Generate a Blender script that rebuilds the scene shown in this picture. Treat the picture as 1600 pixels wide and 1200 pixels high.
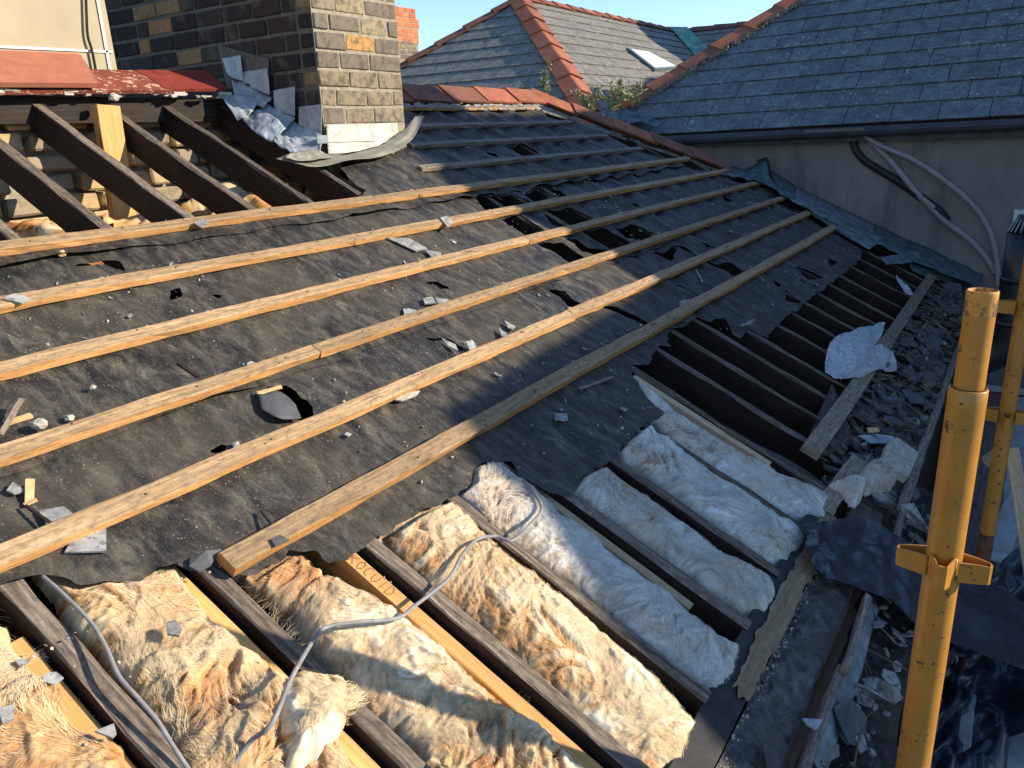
import bpy, math, random
import numpy as np
from mathutils import Vector, Matrix
random.seed(7); rng = np.random.default_rng(11)
for o in list(bpy.data.objects): bpy.data.objects.remove(o)
scene = bpy.context.scene
COL = scene.collection
rad = math.radians

# ------------------------------------------------------------------ camera
FPX = 1210.2
YAW, PIT, ROL, SL = rad(33.76389), rad(17.88678), rad(-2.47857), rad(25.8020)
H = 1.376                                   # camera height over the roof plane
fw = np.array([math.cos(YAW)*math.cos(PIT), math.sin(YAW)*math.cos(PIT), -math.sin(PIT)])
r0 = np.cross(fw, [0, 0, 1.]); r0 /= np.linalg.norm(r0); u0 = np.cross(r0, fw)
rt = r0*math.cos(ROL) + u0*math.sin(ROL); up = -r0*math.sin(ROL) + u0*math.cos(ROL)
cam = bpy.data.cameras.new('camera'); camo = bpy.data.objects.new('camera', cam); COL.objects.link(camo)
camo.matrix_world = Matrix(((rt[0], up[0], -fw[0], 0), (rt[1], up[1], -fw[1], 0), (rt[2], up[2], -fw[2], 0), (0, 0, 0, 1)))
cam.sensor_width = 36; cam.lens = 36*FPX/1600; cam.clip_start = .02; cam.clip_end = 3000
scene.camera = camo
# ------------------------------------------------------------------ light
SAZ, SEL = rad(61), rad(24.5)
sun_dir = np.array([math.cos(SEL)*math.cos(SAZ), -math.cos(SEL)*math.sin(SAZ), math.sin(SEL)])
world = bpy.data.worlds.new('World'); scene.world = world; world.use_nodes = True
nt = world.node_tree; bg = nt.nodes['Background']; bg.inputs['Strength'].default_value = .15
sky = nt.nodes.new('ShaderNodeTexSky'); sky.sky_type = 'NISHITA'; sky.sun_disc = False
sky.sun_elevation = SEL; sky.sun_rotation = math.atan2(sun_dir[0], sun_dir[1]); sky.air_density = 1.0; sky.dust_density = .05; sky.ozone_density = 4.2
nt.links.new(sky.outputs[0], bg.inputs[0])
sl = bpy.data.lights.new('sun', 'SUN'); sl.energy = 5.0; sl.angle = rad(.53); sl.color = (1, .87, .69)
so = bpy.data.objects.new('sun', sl); COL.objects.link(so)
so.rotation_euler = Vector(-sun_dir).to_track_quat('-Z', 'Y').to_euler()
scene.view_settings.view_transform = 'Standard'; scene.view_settings.look = 'None'
scene.view_settings.exposure = .76; scene.view_settings.gamma = 1
scene.render.engine = 'CYCLES'

# ------------------------------------------------------------------ frames of the place
U = np.array([1., 0, 0]); V = np.array([0, -math.cos(SL), -math.sin(SL)]); N = np.array([0, -math.sin(SL), math.cos(SL)])
def RW(u, v, w=0): return u*U + v*V + (w-H)*N
def ray(x, y): return fw + rt*((x-800)/FPX) - up*((y-600)/FPX)
def at(x, y, w=0):                                   # roof coordinates u, v of a sighted point at height w over the rafters
    d = ray(x, y); t = (w-H)/(d@N); p = d*t; return (p@U, p@V)
def rp(x, y, w=0): a = at(x, y, w); return RW(a[0], a[1], w)
def atX(x, y, X): d = ray(x, y); return d*X/d[0]
def atY(x, y, Y): d = ray(x, y); return d*Y/d[1]
def atZ(x, y, Z): d = ray(x, y); return d*Z/d[2]

# ------------------------------------------------------------------ noise
_T = rng.random((256, 256))
def vn(x, y, s=0):
    x = np.asarray(x, float)+s*17.31; y = np.asarray(y, float)+s*9.77
    xi = np.floor(x).astype(int); yi = np.floor(y).astype(int); fx = x-xi; fy = y-yi
    fx = fx*fx*(3-2*fx); fy = fy*fy*(3-2*fy)
    a = _T[xi & 255, yi & 255]; b = _T[(xi+1) & 255, yi & 255]; c = _T[xi & 255, (yi+1) & 255]; d = _T[(xi+1) & 255, (yi+1) & 255]
    return (a*(1-fx)+b*fx)*(1-fy)+(c*(1-fx)+d*fx)*fy
def fbm(x, y, o=4, s=0):
    r = 0; a = .5; t = 0
    for k in range(o): r = r+a*vn(x*2**k, y*2**k, s+k*3.1); t += a; a *= .5
    return r/t
def ridge(x, y, o=4, s=0):
    r = 0; a = .5; t = 0
    for k in range(o): r = r+a*(1-abs(2*vn(x*2**k, y*2**k, s+k*3.1)-1)); t += a; a *= .5
    return r/t

# ------------------------------------------------------------------ objects
def thing(name, label, cat, loc, group=None):
    o = bpy.data.objects.new(name, None); COL.objects.link(o); o.location = loc
    o.empty_display_size = .1; o['label'] = label; o['category'] = cat
    if group: o['group'] = group
    return o
def tag(o, label, cat, group=None):
    o['label'] = label; o['category'] = cat
    if group: o['group'] = group
    return o
def mesh(name, verts, faces, mat, uvs=None, smooth=False):
    me = bpy.data.meshes.new(name); me.from_pydata([tuple(map(float, v)) for v in verts], [], [tuple(map(int, f)) for f in faces])
    mats = mat if isinstance(mat, (list, tuple)) else [mat]
    for m in mats: me.materials.append(m)
    if uvs is not None:
        l = me.uv_layers.new(name='UVMap'); l.data.foreach_set('uv', np.asarray(uvs, np.float32).ravel())
    if smooth: me.polygons.foreach_set('use_smooth', [True]*len(me.polygons))
    return me
def obj(name, verts, faces, mat, parent=None, uvs=None, smooth=False, kind=None, label=None, mi=None):
    verts = np.asarray(verts, float)
    base = np.array(parent.location) if parent is not None else verts.mean(0)
    if parent is not None and parent.parent is not None: base = base+np.array(parent.parent.location)
    me = mesh(name, verts-base, faces, mat, uvs, smooth)
    if mi is not None: me.polygons.foreach_set('material_index', mi)
    o = bpy.data.objects.new(name, me); COL.objects.link(o)
    if parent is not None: o.parent = parent
    else: o.location = base
    if kind: o['kind'] = kind
    if label: o['label'] = label
    return o

class MB:                                            # collects shapes into one mesh
    def __init__(s): s.v = []; s.f = []; s.uv = []
    def add(s, v, f, uv=None):
        b = len(s.v); s.v += [np.asarray(q, float) for q in v]; s.f += [tuple(i+b for i in q) for q in f]
        if uv is None: uv = [(0, 0)]*sum(len(q) for q in f)
        s.uv += list(uv)
    def obj(s, name, mat, parent=None, **k): return obj(name, s.v, s.f, mat, parent, uvs=s.uv, **k)

def timber(p0, p1, wid, thk, nrm, seg=None, jit=.0012, ch=.0022, bow=0, seed=None):
    """sawn timber: top centre line p0-p1, eight-sided section, slight wander; returns verts, faces, uvs"""
    p0 = np.array(p0, float); p1 = np.array(p1, float); d = p1-p0; L = np.linalg.norm(d); d /= L
    nrm = np.array(nrm, float); nrm = nrm-d*(nrm@d); nrm /= np.linalg.norm(nrm); s = np.cross(d, nrm)
    seg = seg or max(2, int(L/.07)); sd = random.random()*99 if seed is None else seed
    h = wid/2
    sec = [(-h+ch, 0), (h-ch, 0), (h, -ch), (h, -thk+ch), (h-ch, -thk), (-h+ch, -thk), (-h, -thk+ch), (-h, -ch)]
    per = [0]; 
    for i in range(8):
        a = sec[i]; b = sec[(i+1) % 8]; per.append(per[-1]+math.hypot(a[0]-b[0], a[1]-b[1]))
    vs = []; 
    for k in range(seg+1):
        t = k/seg; x = t*L
        off = (vn(x*1.3, sd)-.5)*.006
        c = p0+d*x+s*off+nrm*(-bow*math.sin(math.pi*t))
        for i, (a, b) in enumerate(sec):
            j = jit*(2*vn(x*9, i*3.7+sd)-1)
            j2 = jit*(2*vn(x*9, i*5.1+sd+40)-1)
            vs.append(c+s*(a+j*1.2)+nrm*(b+j2))
    fs = []; uv = []; uo = random.random()*20; vo = random.random()*20
    for k in range(seg):
        for i in range(8):
            j = (i+1) % 8
            fs.append((k*8+i, (k+1)*8+i, (k+1)*8+j, k*8+j))
            a = (uo+L*k/seg); b = (uo+L*(k+1)/seg); c0 = vo+per[i]; c1 = vo+per[i+1]
            uv += [(a, c0), (b, c0), (b, c1), (a, c1)]
    fs.append(tuple(range(8))); fs.append(tuple(seg*8+i for i in reversed(range(8))))
    uv += [(uo+sec[i][0]*.3+50, vo+sec[i][1]) for i in range(8)]; uv += [(uo+sec[i][0]*.3+50, vo+sec[i][1]) for i in reversed(range(8))]
    return vs, fs, uv
def timber_obj(name, p0, p1, wid, thk, nrm, mat, parent, top=None, label=None, **k):
    v, f, uv = timber(p0, p1, wid, thk, nrm, **k)
    mi = None; m = mat
    if top is not None:
        m = [mat, top]; mi = [1 if (i % 8 in (0, 1, 7) and i < len(f)-2) else 0 for i in range(len(f))]
    return obj(name, v, f, m, parent, uvs=uv, label=label, mi=mi)

def prism(poly, nrm, t):                              # a polygon with thickness t below it
    n = len(poly); poly = [np.array(p, float) for p in poly]; nrm = np.array(nrm, float)
    v = poly+[p-nrm*t for p in poly]
    f = [tuple(range(n)), tuple(reversed(range(n, 2*n)))]+[(i, n+i, n+(i+1) % n, (i+1) % n) for i in range(n)]
    a = np.cross(poly[1]-poly[0], poly[2]-poly[0])
    if a@nrm < 0: f = [tuple(reversed(q)) for q in f]
    return v, f
def boxv(c, ax, dims, jit=0):
    c = np.array(c, float); v = []
    for sx in (-1, 1):
        for sy in (-1, 1):
            for sz in (-1, 1):
                v.append(c+ax[0]*sx*dims[0]/2+ax[1]*sy*dims[1]/2+ax[2]*sz*dims[2]/2+(rng.random(3)-.5)*jit)
    f = [(0, 1, 3, 2), (4, 6, 7, 5), (0, 4, 5, 1), (2, 3, 7, 6), (0, 2, 6, 4), (1, 5, 7, 3)]
    return v, f
XYZ = np.eye(3)
def chbox(c, ax, dims, ch=.006, jit=.004):            # box with worn, chamfered arrises (24 verts)
    c = np.array(c, float); ax = np.array(ax, float); h = np.array(dims)/2; v = []; idx = {}
    for sx in (-1, 1):
        for sy in (-1, 1):
            for sz in (-1, 1):
                s = (sx, sy, sz); j = (rng.random(3)-.5)*jit
                for a in range(3):
                    q = np.array([s[k]*(h[k]-(0 if k == a else ch)) for k in range(3)])+j
                    idx[(s, a)] = len(v); v.append(c+q@ax)
    f = []
    for a in range(3):
        b, e = [k for k in range(3) if k != a]
        for s in (-1, 1):
            def S(x, y): t = [0, 0, 0]; t[a] = s; t[b] = x; t[e] = y; return tuple(t)
            q = [idx[(S(-1, -1), a)], idx[(S(1, -1), a)], idx[(S(1, 1), a)], idx[(S(-1, 1), a)]]
            f.append(tuple(q))
    for a in range(3):                                # edge strips along axis a
        b, e = [k for k in range(3) if k != a]
        for x in (-1, 1):
            for y in (-1, 1):
                def S(z): t = [0, 0, 0]; t[a] = z; t[b] = x; t[e] = y; return tuple(t)
                f.append((idx[(S(-1), b)], idx[(S(1), b)], idx[(S(1), e)], idx[(S(-1), e)]))
    for sx in (-1, 1):
        for sy in (-1, 1):
            for sz in (-1, 1): f.append(tuple(idx[((sx, sy, sz), a)] for a in range(3)))
    vv = np.array(v); out = []
    for q in f:                                       # outward faces
        n = np.cross(vv[q[1]]-vv[q[0]], vv[q[2]]-vv[q[0]])
        out.append(q if n@(vv[list(q)].mean(0)-c) > 0 else tuple(reversed(q)))
    return v, out
def tube(path, r, seg=10, caps=True):
    P = [np.array(p, float) for p in path]; vs = []; fs = []; n = len(P); rr = r if hasattr(r, '__len__') else [r]*n
    prev = None
    for i in range(n):
        d = P[min(i+1, n-1)]-P[max(i-1, 0)]; d /= np.linalg.norm(d)
        a = np.cross(d, [0, 0, 1.]) if prev is None else prev-d*(prev@d)
        if np.linalg.norm(a) < 1e-3: a = np.cross(d, [0, 1., 0])
        a /= np.linalg.norm(a); prev = a; b = np.cross(d, a)
        for k in range(seg):
            t = 2*math.pi*k/seg; vs.append(P[i]+(a*math.cos(t)+b*math.sin(t))*rr[i])
    for i in range(n-1):
        for k in range(seg):
            fs.append((i*seg+k, i*seg+(k+1) % seg, (i+1)*seg+(k+1) % seg, (i+1)*seg+k))
    if caps: fs += [tuple(reversed(range(seg))), tuple((n-1)*seg+k for k in range(seg))]
    return vs, fs
def spline(pts, n=6):
    P = [np.array(p, float) for p in pts]; P = [2*P[0]-P[1]]+P+[2*P[-1]-P[-2]]; out = []
    for i in range(1, len(P)-2):
        for k in range(n):
            t = k/n; a, b, c, d = P[i-1:i+3]
            out.append(.5*((2*b)+(c-a)*t+(2*a-5*b+4*c-d)*t*t+(-a+3*b-3*c+d)*t**3))
    out.append(P[-2]); return out
def loft(A, B, nu=24, nv=8, crump=.006, fr=18, seed=1, sagf=None):
    """sheet between two 3-D polylines"""
    A = spline(A, 8); B = spline(B, 8)
    def samp(P, t): x = t*(len(P)-1); i = min(int(x), len(P)-2); return P[i]*(1-x+i)+P[i+1]*(x-i)
    vs = []; fs = []; uv = []
    a0, b0 = A[0], B[0]; nn = np.cross(A[-1]-A[0], B[len(B)//2]-A[len(A)//2]); nn /= np.linalg.norm(nn)+1e-9
    for i in range(nu+1):
        for j in range(nv+1):
            s, t = i/nu, j/nv; p = samp(A, s)*(1-t)+samp(B, s)*t
            q = (fbm(np.array(s*fr*.5), np.array(t*fr*.25), 3, seed)-.5)*2*crump
            p = p+nn*float(q)
            if sagf: p = p+sagf(s, t)
            vs.append(p)
    for i in range(nu):
        for j in range(nv):
            a = i*(nv+1)+j; fs.append((a, a+nv+1, a+nv+2, a+1))
            uv += [(i/nu, j/nv), ((i+1)/nu, j/nv), ((i+1)/nu, (j+1)/nv), (i/nu, (j+1)/nv)]
    return vs, fs, uv
def solid(o, t=.002, off=-1):
    m = o.modifiers.new('thickness', 'SOLIDIFY'); m.thickness = t; m.offset = off; return o

# polygon fields
def pip(poly, X, Y):
    ins = np.zeros(X.shape, bool); n = len(poly)
    for i in range(n):
        x1, y1 = poly[i]; x2, y2 = poly[(i+1) % n]
        if y1 == y2: continue
        c = ((y1 > Y) != (y2 > Y)) & (X < (x2-x1)*(Y-y1)/(y2-y1)+x1); ins ^= c
    return ins
def sdf(poly, X, Y):                                  # + inside, - outside
    D = np.full(X.shape, 1e9); n = len(poly)
    for i in range(n):
        x1, y1 = poly[i]; x2, y2 = poly[(i+1) % n]; dx, dy = x2-x1, y2-y1; L = dx*dx+dy*dy+1e-12
        t = np.clip(((X-x1)*dx+(Y-y1)*dy)/L, 0, 1); D = np.minimum(D, (X-x1-t*dx)**2+(Y-y1-t*dy)**2)
    D = np.sqrt(D); return np.where(pip(poly, X, Y), D, -D)
def clipped_sheet(Ug, Vg, W, F, pos, ex=None):
    """grid surface kept where F>0, cut cleanly along F=0; pos maps arrays u,v,w to xyz"""
    nu, nv = Ug.shape; idx = np.arange(nu*nv).reshape(nu, nv)
    a, b, c, d = idx[:-1, :-1], idx[1:, :-1], idx[1:, 1:], idx[:-1, 1:]
    Ff = F.ravel(); inn = (Ff > 0)
    cnt = inn[a].astype(int)+inn[b]+inn[c]+inn[d]
    full = cnt == 4; mix = (cnt > 0) & (cnt < 4)
    faces = np.stack([a[full], b[full], c[full], d[full]], 1)
    P = np.stack([Ug.ravel(), Vg.ravel(), W.ravel()]+[e.ravel() for e in (ex or [])], 1)
    extra = []; cache = {}; ef = []; nb = len(P)
    def cut(i, j):
        k = (min(i, j), max(i, j))
        if k not in cache:
            i, j = k; t = Ff[i]/(Ff[i]-Ff[j]); cache[k] = nb+len(extra); extra.append(P[i]*(1-t)+P[j]*t)
        return cache[k]
    for q in np.stack([a[mix], b[mix], c[mix], d[mix]], 1):
        for tri in ((q[0], q[1], q[2]), (q[0], q[2], q[3])):
            out = []
            for k in range(3):
                i, j = int(tri[k]), int(tri[(k+1) % 3])
                if inn[i]: out.append(i)
                if inn[i] != inn[j]: out.append(cut(i, j))
            if len(out) >= 3: ef.append(tuple(out))
    allP = np.vstack([P, np.array(extra)]) if extra else P
    used = np.unique(np.concatenate([faces.ravel()]+[np.array(e) for e in ef])) if ef else np.unique(faces)
    mp = -np.ones(len(allP), int); mp[used] = np.arange(len(used)); allP = allP[used]
    fs = [tuple(mp[list(q)]) for q in faces.tolist()]+[tuple(mp[list(e)]) for e in ef]
    uvv = allP[:, :2]; flat = np.concatenate([np.array(q) for q in fs]) if fs else np.array([], int)
    if ex: return pos(allP[:, 0], allP[:, 1], allP[:, 2]), fs, uvv[flat], allP[:, 3:]
    return pos(allP[:, 0], allP[:, 1], allP[:, 2]), fs, uvv[flat]
def pos_roof(u, v, w): return u[:, None]*U+v[:, None]*V+(w[:, None]-H)*N

# ------------------------------------------------------------------ materials
class Mat:
    def __init__(s, name, rough=.8, spec=.3, metal=0):
        s.m = bpy.data.materials.new(name); s.m.use_nodes = True; s.t = s.m.node_tree; s.b = s.t.nodes['Principled BSDF']
        s.b.inputs['Roughness'].default_value = rough; s.b.inputs['Specular IOR Level'].default_value = spec; s.b.inputs['Metallic'].default_value = metal
    def n(s, t, **k):
        n = s.t.nodes.new('ShaderNode'+t)
        for a, b in k.items(): setattr(n, a, b)
        return n
    def l(s, a, b): s.t.links.new(a, b)
    def coord(s, kind='Object', scale=(1, 1, 1), rot=(0, 0, 0)):
        if kind == 'World': c = s.n('NewGeometry').outputs['Position']
        else: c = s.n('TexCoord').outputs[kind]
        m = s.n('Mapping'); m.inputs['Scale'].default_value = scale; m.inputs['Rotation'].default_value = rot; s.l(c, m.inputs[0]); return m.outputs[0]
    def noise(s, co, sc, det=5, rough=.6, dist=0):
        n = s.n('TexNoise'); n.inputs['Scale'].default_value = sc; n.inputs['Detail'].default_value = det; n.inputs['Roughness'].default_value = rough; n.inputs['Distortion'].default_value = dist
        s.l(co, n.inputs['Vector']); return n.outputs['Fac']
    def ramp(s, f, stops):
        r = s.n('ValToRGB'); e = r.color_ramp.elements
        while len(e) < len(stops): e.new(.5)
        for i, (p, c) in enumerate(stops):
            e[i].position = p; e[i].color = (*c, 1) if hasattr(c, '__len__') else (c, c, c, 1)
        s.l(f, r.inputs[0]); return r.outputs[0]
    def mix(s, f, a, b, mode='MIX'):
        m = s.n('Mix', data_type='RGBA', blend_type=mode)
        for inp, v in ((m.inputs[0], f), (m.inputs[6], a), (m.inputs[7], b)):
            if hasattr(v, 'is_output') or isinstance(v, bpy.types.NodeSocket): s.l(v, inp)
            elif hasattr(v, '__len__'): inp.default_value = (*v, 1)
            else: inp.default_value = v if inp == m.inputs[0] else (v, v, v, 1)
        return m.outputs[2]
    def math(s, op, a, b=0):
        m = s.n('Math', operation=op)
        for i, v in enumerate((a, b)):
            if isinstance(v, bpy.types.NodeSocket): s.l(v, m.inputs[i])
            else: m.inputs[i].default_value = v
        return m.outputs[0]
    def rnd(s): return s.n('ObjectInfo').outputs['Random']
    def col(s, c):
        if isinstance(c, bpy.types.NodeSocket): s.l(c, s.b.inputs['Base Color'])
        else: s.b.inputs['Base Color'].default_value = (*c, 1)
    def bump(s, h, st=.3, d=.01):
        b = s.n('Bump'); b.inputs['Strength'].default_value = st; b.inputs['Distance'].default_value = d; s.l(h, b.inputs['Height']); s.l(b.outputs[0], s.b.inputs['Normal'])
    def roughn(s, r): s.l(r, s.b.inputs['Roughness'])

def wood(name, base, dark, pale, dirt=.35, dirtcol=(.12, .09, .06), gs=(3, 110, 1), rough=.75, knots=True):
    M = Mat(name, rough, .25); co = M.coord('UV', gs); g = M.noise(co, 1.6, 6, .65, .4)
    g2 = M.noise(M.coord('UV', (1.2, 28, 1)), 1.5, 4, .6, 1.2)
    c = M.ramp(g, [(.32, dark), (.5, base), (.68, pale)]); c = M.mix(M.ramp(g2, [(.35, 0.), (.7, .6)]), c, dark, 'MIX')
    if knots:
        kn = M.n('TexVoronoi'); kn.inputs['Scale'].default_value = 1; M.l(M.coord('UV', (3.2, 17, 1)), kn.inputs['Vector'])
        c = M.mix(M.ramp(kn.outputs['Distance'], [(.04, .85), (.15, 0.)]), c, [k*.35 for k in dark])
    d = M.noise(M.coord('UV', (14, 30, 1)), 2.2, 6, .7); c = M.mix(M.ramp(d, [(.47, 0.), (.66, dirt)]), c, dirtcol)
    v = M.math('MULTIPLY_ADD', M.rnd(), .35); v.node.inputs[2].default_value = .82; c = M.mix(1.0, c, M.n('CombineColor').outputs[0], 'MULTIPLY') if False else c
    hs = M.n('HueSaturation'); M.l(c, hs.inputs['Color']); M.l(v, hs.inputs['Value']); M.col(hs.outputs[0])
    M.bump(M.mix(.5, g, d), .5, .002); return M.m
W_BATTEN = wood('batten_wood', (.54, .285, .10), (.34, .155, .05), (.66, .40, .17), .5, (.17, .115, .07))
W_BATTEN_TOP = wood('batten_weathered_top', (.40, .265, .14), (.19, .12, .062), (.53, .38, .23), .8, (.13, .10, .07))
W_BOARD = wood('fresh_board_wood', (.60, .34, .12), (.48, .25, .08), (.68, .43, .19), .12)
W_BOARD_PALE = wood('pale_board_wood', (.48, .36, .22), (.36, .26, .15), (.56, .45, .30), .3)
W_OLD = wood('old_rafter_grey', (.19, .152, .116), (.065, .05, .037), (.34, .29, .235), .75, (.04, .03, .024), gs=(3, 75, 1))
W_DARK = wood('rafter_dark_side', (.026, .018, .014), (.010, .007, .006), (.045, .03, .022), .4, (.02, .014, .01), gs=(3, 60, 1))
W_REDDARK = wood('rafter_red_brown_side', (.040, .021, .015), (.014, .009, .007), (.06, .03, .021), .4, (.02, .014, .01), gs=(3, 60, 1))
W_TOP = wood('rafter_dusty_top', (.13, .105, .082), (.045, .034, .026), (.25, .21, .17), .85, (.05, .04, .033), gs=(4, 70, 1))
W_PLANK = wood('weathered_plank', (.27, .22, .155), (.14, .105, .07), (.38, .32, .24), .85, (.05, .04, .03))
W_LATH = wood('grey_lath', (.24, .20, .165), (.10, .08, .065), (.36, .31, .26), .8, (.05, .045, .04))

def felt_mat():
    M = Mat('felt', .68, .35); st = M.coord('UV', (8, 3.4, 1))
    a = M.noise(st, 2.6, 9, .74, .5); b = M.noise(M.coord('UV', (1, 1, 1)), 2.1, 5, .6); f = M.noise(M.coord('UV', (1, 1, 1)), 90, 4, .7)
    c = M.ramp(a, [(.38, (.007, .007, .008)), (.47, (.024, .023, .021)), (.56, (.066, .059, .047)), (.68, (.15, .132, .10))])
    c = M.mix(M.ramp(b, [(.46, 0.), (.62, .45)]), c, (.075, .062, .043))
    c = M.mix(M.ramp(b, [(.30, .6), (.45, 0.)]), c, (.016, .016, .017))
    s = M.n('TexVoronoi'); s.inputs['Scale'].default_value = 75; M.l(M.coord('UV', (1, 1, 1)), s.inputs['Vector'])
    gate = M.ramp(M.noise(M.coord('UV', (1, 1, 1)), 7, 4, .7), [(.46, 0.), (.58, 1.)])
    c = M.mix(M.math('MULTIPLY', M.ramp(s.outputs['Distance'], [(.08, .9), (.18, 0.)]), gate), c, (.30, .27, .22)); gr_ = M.noise(M.coord('UV', (1, 1, 1)), 160, 3, .8); c = M.mix(M.ramp(gr_, [(.58, 0.), (.68, .55)]), c, (.15, .135, .105)); c = M.mix(M.ramp(gr_, [(.34, .6), (.43, 0.)]), c, (.006, .006, .007))
    sc = M.noise(M.coord('UV', (70, 12, 1), (0, 0, .5)), 1.0, 3, .8, 1.5)
    c = M.mix(M.ramp(sc, [(.66, 0.), (.76, .55)]), c, (.17, .16, .135))
    s2 = M.noise(M.coord('UV', (6, 3, 1), (0, 0, .5)), 11, 6, .8, .6); c = M.mix(M.ramp(s2, [(.56, 0.), (.72, .5)]), c, (.13, .118, .095)); c = M.mix(M.ramp(s2, [(.28, .6), (.42, 0.)]), c, (.014, .014, .014))
    M.col(c); M.bump(M.mix(.5, a, M.mix(.5, s2, f)), 1.0, .006); M.roughn(M.ramp(b, [(.3, .45), (.7, .8)])); return M.m
FELT = felt_mat()
def simple(name, c, rough=.8, n=20, amp=.25, metal=0, spec=.3, bump=.2, c2=None, kind='Object', det=6, bd=.004):
    M = Mat(name, rough, spec, metal); co = M.coord(kind); f = M.noise(co, n, det, .65)
    lo = [k*(1-amp) for k in c]; hi = c2 or [min(1, k*(1+amp)) for k in c]
    M.col(M.ramp(f, [(.3, lo), (.7, hi)])); 
    if bump: M.bump(f, bump, bd)
    return M.m
def wool(name, stops):
    M = Mat(name, .95, .04); P = M.coord('World'); at_ = M.n('Attribute'); at_.attribute_name = 'stain'; ft = M.n('Attribute'); ft.attribute_name = 'fibre'
    gr = M.noise(P, 150, 5, .8); st = M.math('ADD', at_.outputs['Fac'], M.math('MULTIPLY', M.math('SUBTRACT', gr, .5), .5))
    c = M.ramp(st, stops); c = M.mix(M.ramp(ft.outputs['Fac'], [(.15, .5), (.45, 0.)]), c, (.30, .19, .10), 'MULTIPLY') if False else c
    v = M.math('MULTIPLY_ADD', ft.outputs['Fac'], .62); v.node.inputs[2].default_value = .62
    hs = M.n('HueSaturation'); M.l(c, hs.inputs['Color']); M.l(v, hs.inputs['Value']); c = hs.outputs[0]
    sp = M.noise(P, 60, 3, .6); c = M.mix(M.ramp(sp, [(.70, 0.), (.74, .85)]), c, (.05, .04, .03)); M.col(c); M.bump(M.mix(.5, gr, ft.outputs['Fac']), .6, .004); return M.m
WOOL_TAN = wool('mineral_wool_tan', [(.12, (.24, .10, .035)), (.34, (.46, .235, .09)), (.54, (.54, .345, .17)), (.74, (.60, .45, .26)), (.95, (.64, .53, .36))])
WOOL_MID = wool('mineral_wool_cream', [(.08, (.34, .16, .065)), (.26, (.52, .29, .125)), (.44, (.59, .42, .245)), (.64, (.65, .53, .36)), (.9, (.74, .67, .54))])
WOOL_PALE = wool('mineral_wool_pale', [(.08, (.27, .17, .10)), (.26, (.50, .39, .26)), (.42, (.44, .385, .31)), (.62, (.50, .47, .41)), (.9, (.56, .54, .50))])
WOOL_WHITE = wool('mineral_wool_white', [(.08, (.33, .22, .14)), (.22, (.55, .47, .37)), (.40, (.51, .47, .415)), (.62, (.58, .56, .52)), (.9, (.64, .63, .60))])
FIB = simple('wool_fibre', (.66, .52, .33), .9, 30, .2, bump=0)
FIB_W = simple('wool_fibre_white', (.68, .66, .61), .9, 30, .15, bump=0)

def slate_mat(name, base, lich=.5, warm=0):
    M = Mat(name, .72, .3); P = M.coord('World'); f = M.noise(P, 9, 7, .72); g = M.noise(P, 45, 5, .7); b = M.noise(P, 2.2, 4, .6)
    c = M.ramp(f, [(.3, [k*.62 for k in base]), (.5, base), (.72, [k*1.45 for k in base])])
    r = M.math('MULTIPLY_ADD', M.rnd(), .26); r.node.inputs[2].default_value = .87
    hs = M.n('HueSaturation'); M.l(c, hs.inputs['Color']); M.l(r, hs.inputs['Value']); c = hs.outputs[0]
    c = M.mix(M.ramp(M.noise(P, 14, 8, .85), [(.53, 0.), (.62, .6)]), c, [min(1, k*1.7) for k in base])
    c = M.mix(M.ramp(M.noise(P, 5, 8, .8), [(.48, 0.), (.60, .6)]), c, [k*.5 for k in base])
    c = M.mix(M.ramp(g, [(.50, 0.), (.60, .75)]), c, [k*.38 for k in base])
    v = M.n('TexVoronoi'); v.inputs['Scale'].default_value = 3.3; M.l(P, v.inputs['Vector'])
    vf = M.n('TexVoronoi'); vf.inputs['Scale'].default_value = 16; M.l(P, vf.inputs['Vector'])
    ring = M.ramp(v.outputs['Distance'], [(.03, .25), (.06, .05), (.085, .9), (.11, 0.)])
    c = M.mix(M.math('MULTIPLY', ring, M.ramp(M.noise(P, 30, 3, .7), [(.4, 0.), (.6, lich)])), c, (.55, .54, .47))
    c = M.mix(M.math('MULTIPLY', M.ramp(vf.outputs['Distance'], [(.12, 1.), (.22, 0.)]), M.ramp(b, [(.48, 0.), (.6, lich)])), c, (.42, .41, .35))
    M.col(c); M.bump(M.mix(.5, f, g), .5, .004); return M.m
SLATE = slate_mat('fibre_slate_blue_grey', (.145, .158, .17), .95)
SLATE_OLD = slate_mat('fibre_slate_weathered', (.205, .195, .17), .9)
def terracotta(name, base, stain=.5):
    M = Mat(name, .75, .25); P = M.coord('World'); f = M.noise(P, 7, 6, .7); g = M.noise(P, 40, 4, .7)
    c = M.ramp(f, [(.3, [k*.6 for k in base]), (.55, base), (.8, [min(1, k*1.25) for k in base])])
    r = M.math('MULTIPLY_ADD', M.rnd(), .45); r.node.inputs[2].default_value = .78
    hs = M.n('HueSaturation'); M.l(c, hs.inputs['Color']); M.l(r, hs.inputs['Value']); c = hs.outputs[0]
    c = M.mix(M.ramp(g, [(.55, 0.), (.68, stain)]), c, (.14, .10, .075)); M.col(c); M.bump(g, .4, .003); return M.m
TERRA = terracotta('terracotta', (.31, .105, .055), .7); TERRA_DK = terracotta('terracotta_weathered', (.20, .08, .052), .9)
M_ = Mat('red_tile_flaking', .7, .3); P_ = M_.coord('World'); a_ = M_.noise(P_, 28, 5, .7)
M_.col(M_.mix(M_.ramp(a_, [(.55, 0.), (.6, .9)]), M_.ramp(M_.noise(P_, 6, 4), [(.3, (.15, .035, .024)), (.7, (.24, .06, .04))]), (.50, .36, .24))); M_.bump(a_, .4, .003); RED_FLAKE = M_.m
RED_DARK = simple('dark_red_tile', (.20, .035, .025), .6, 15, .3)
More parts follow.
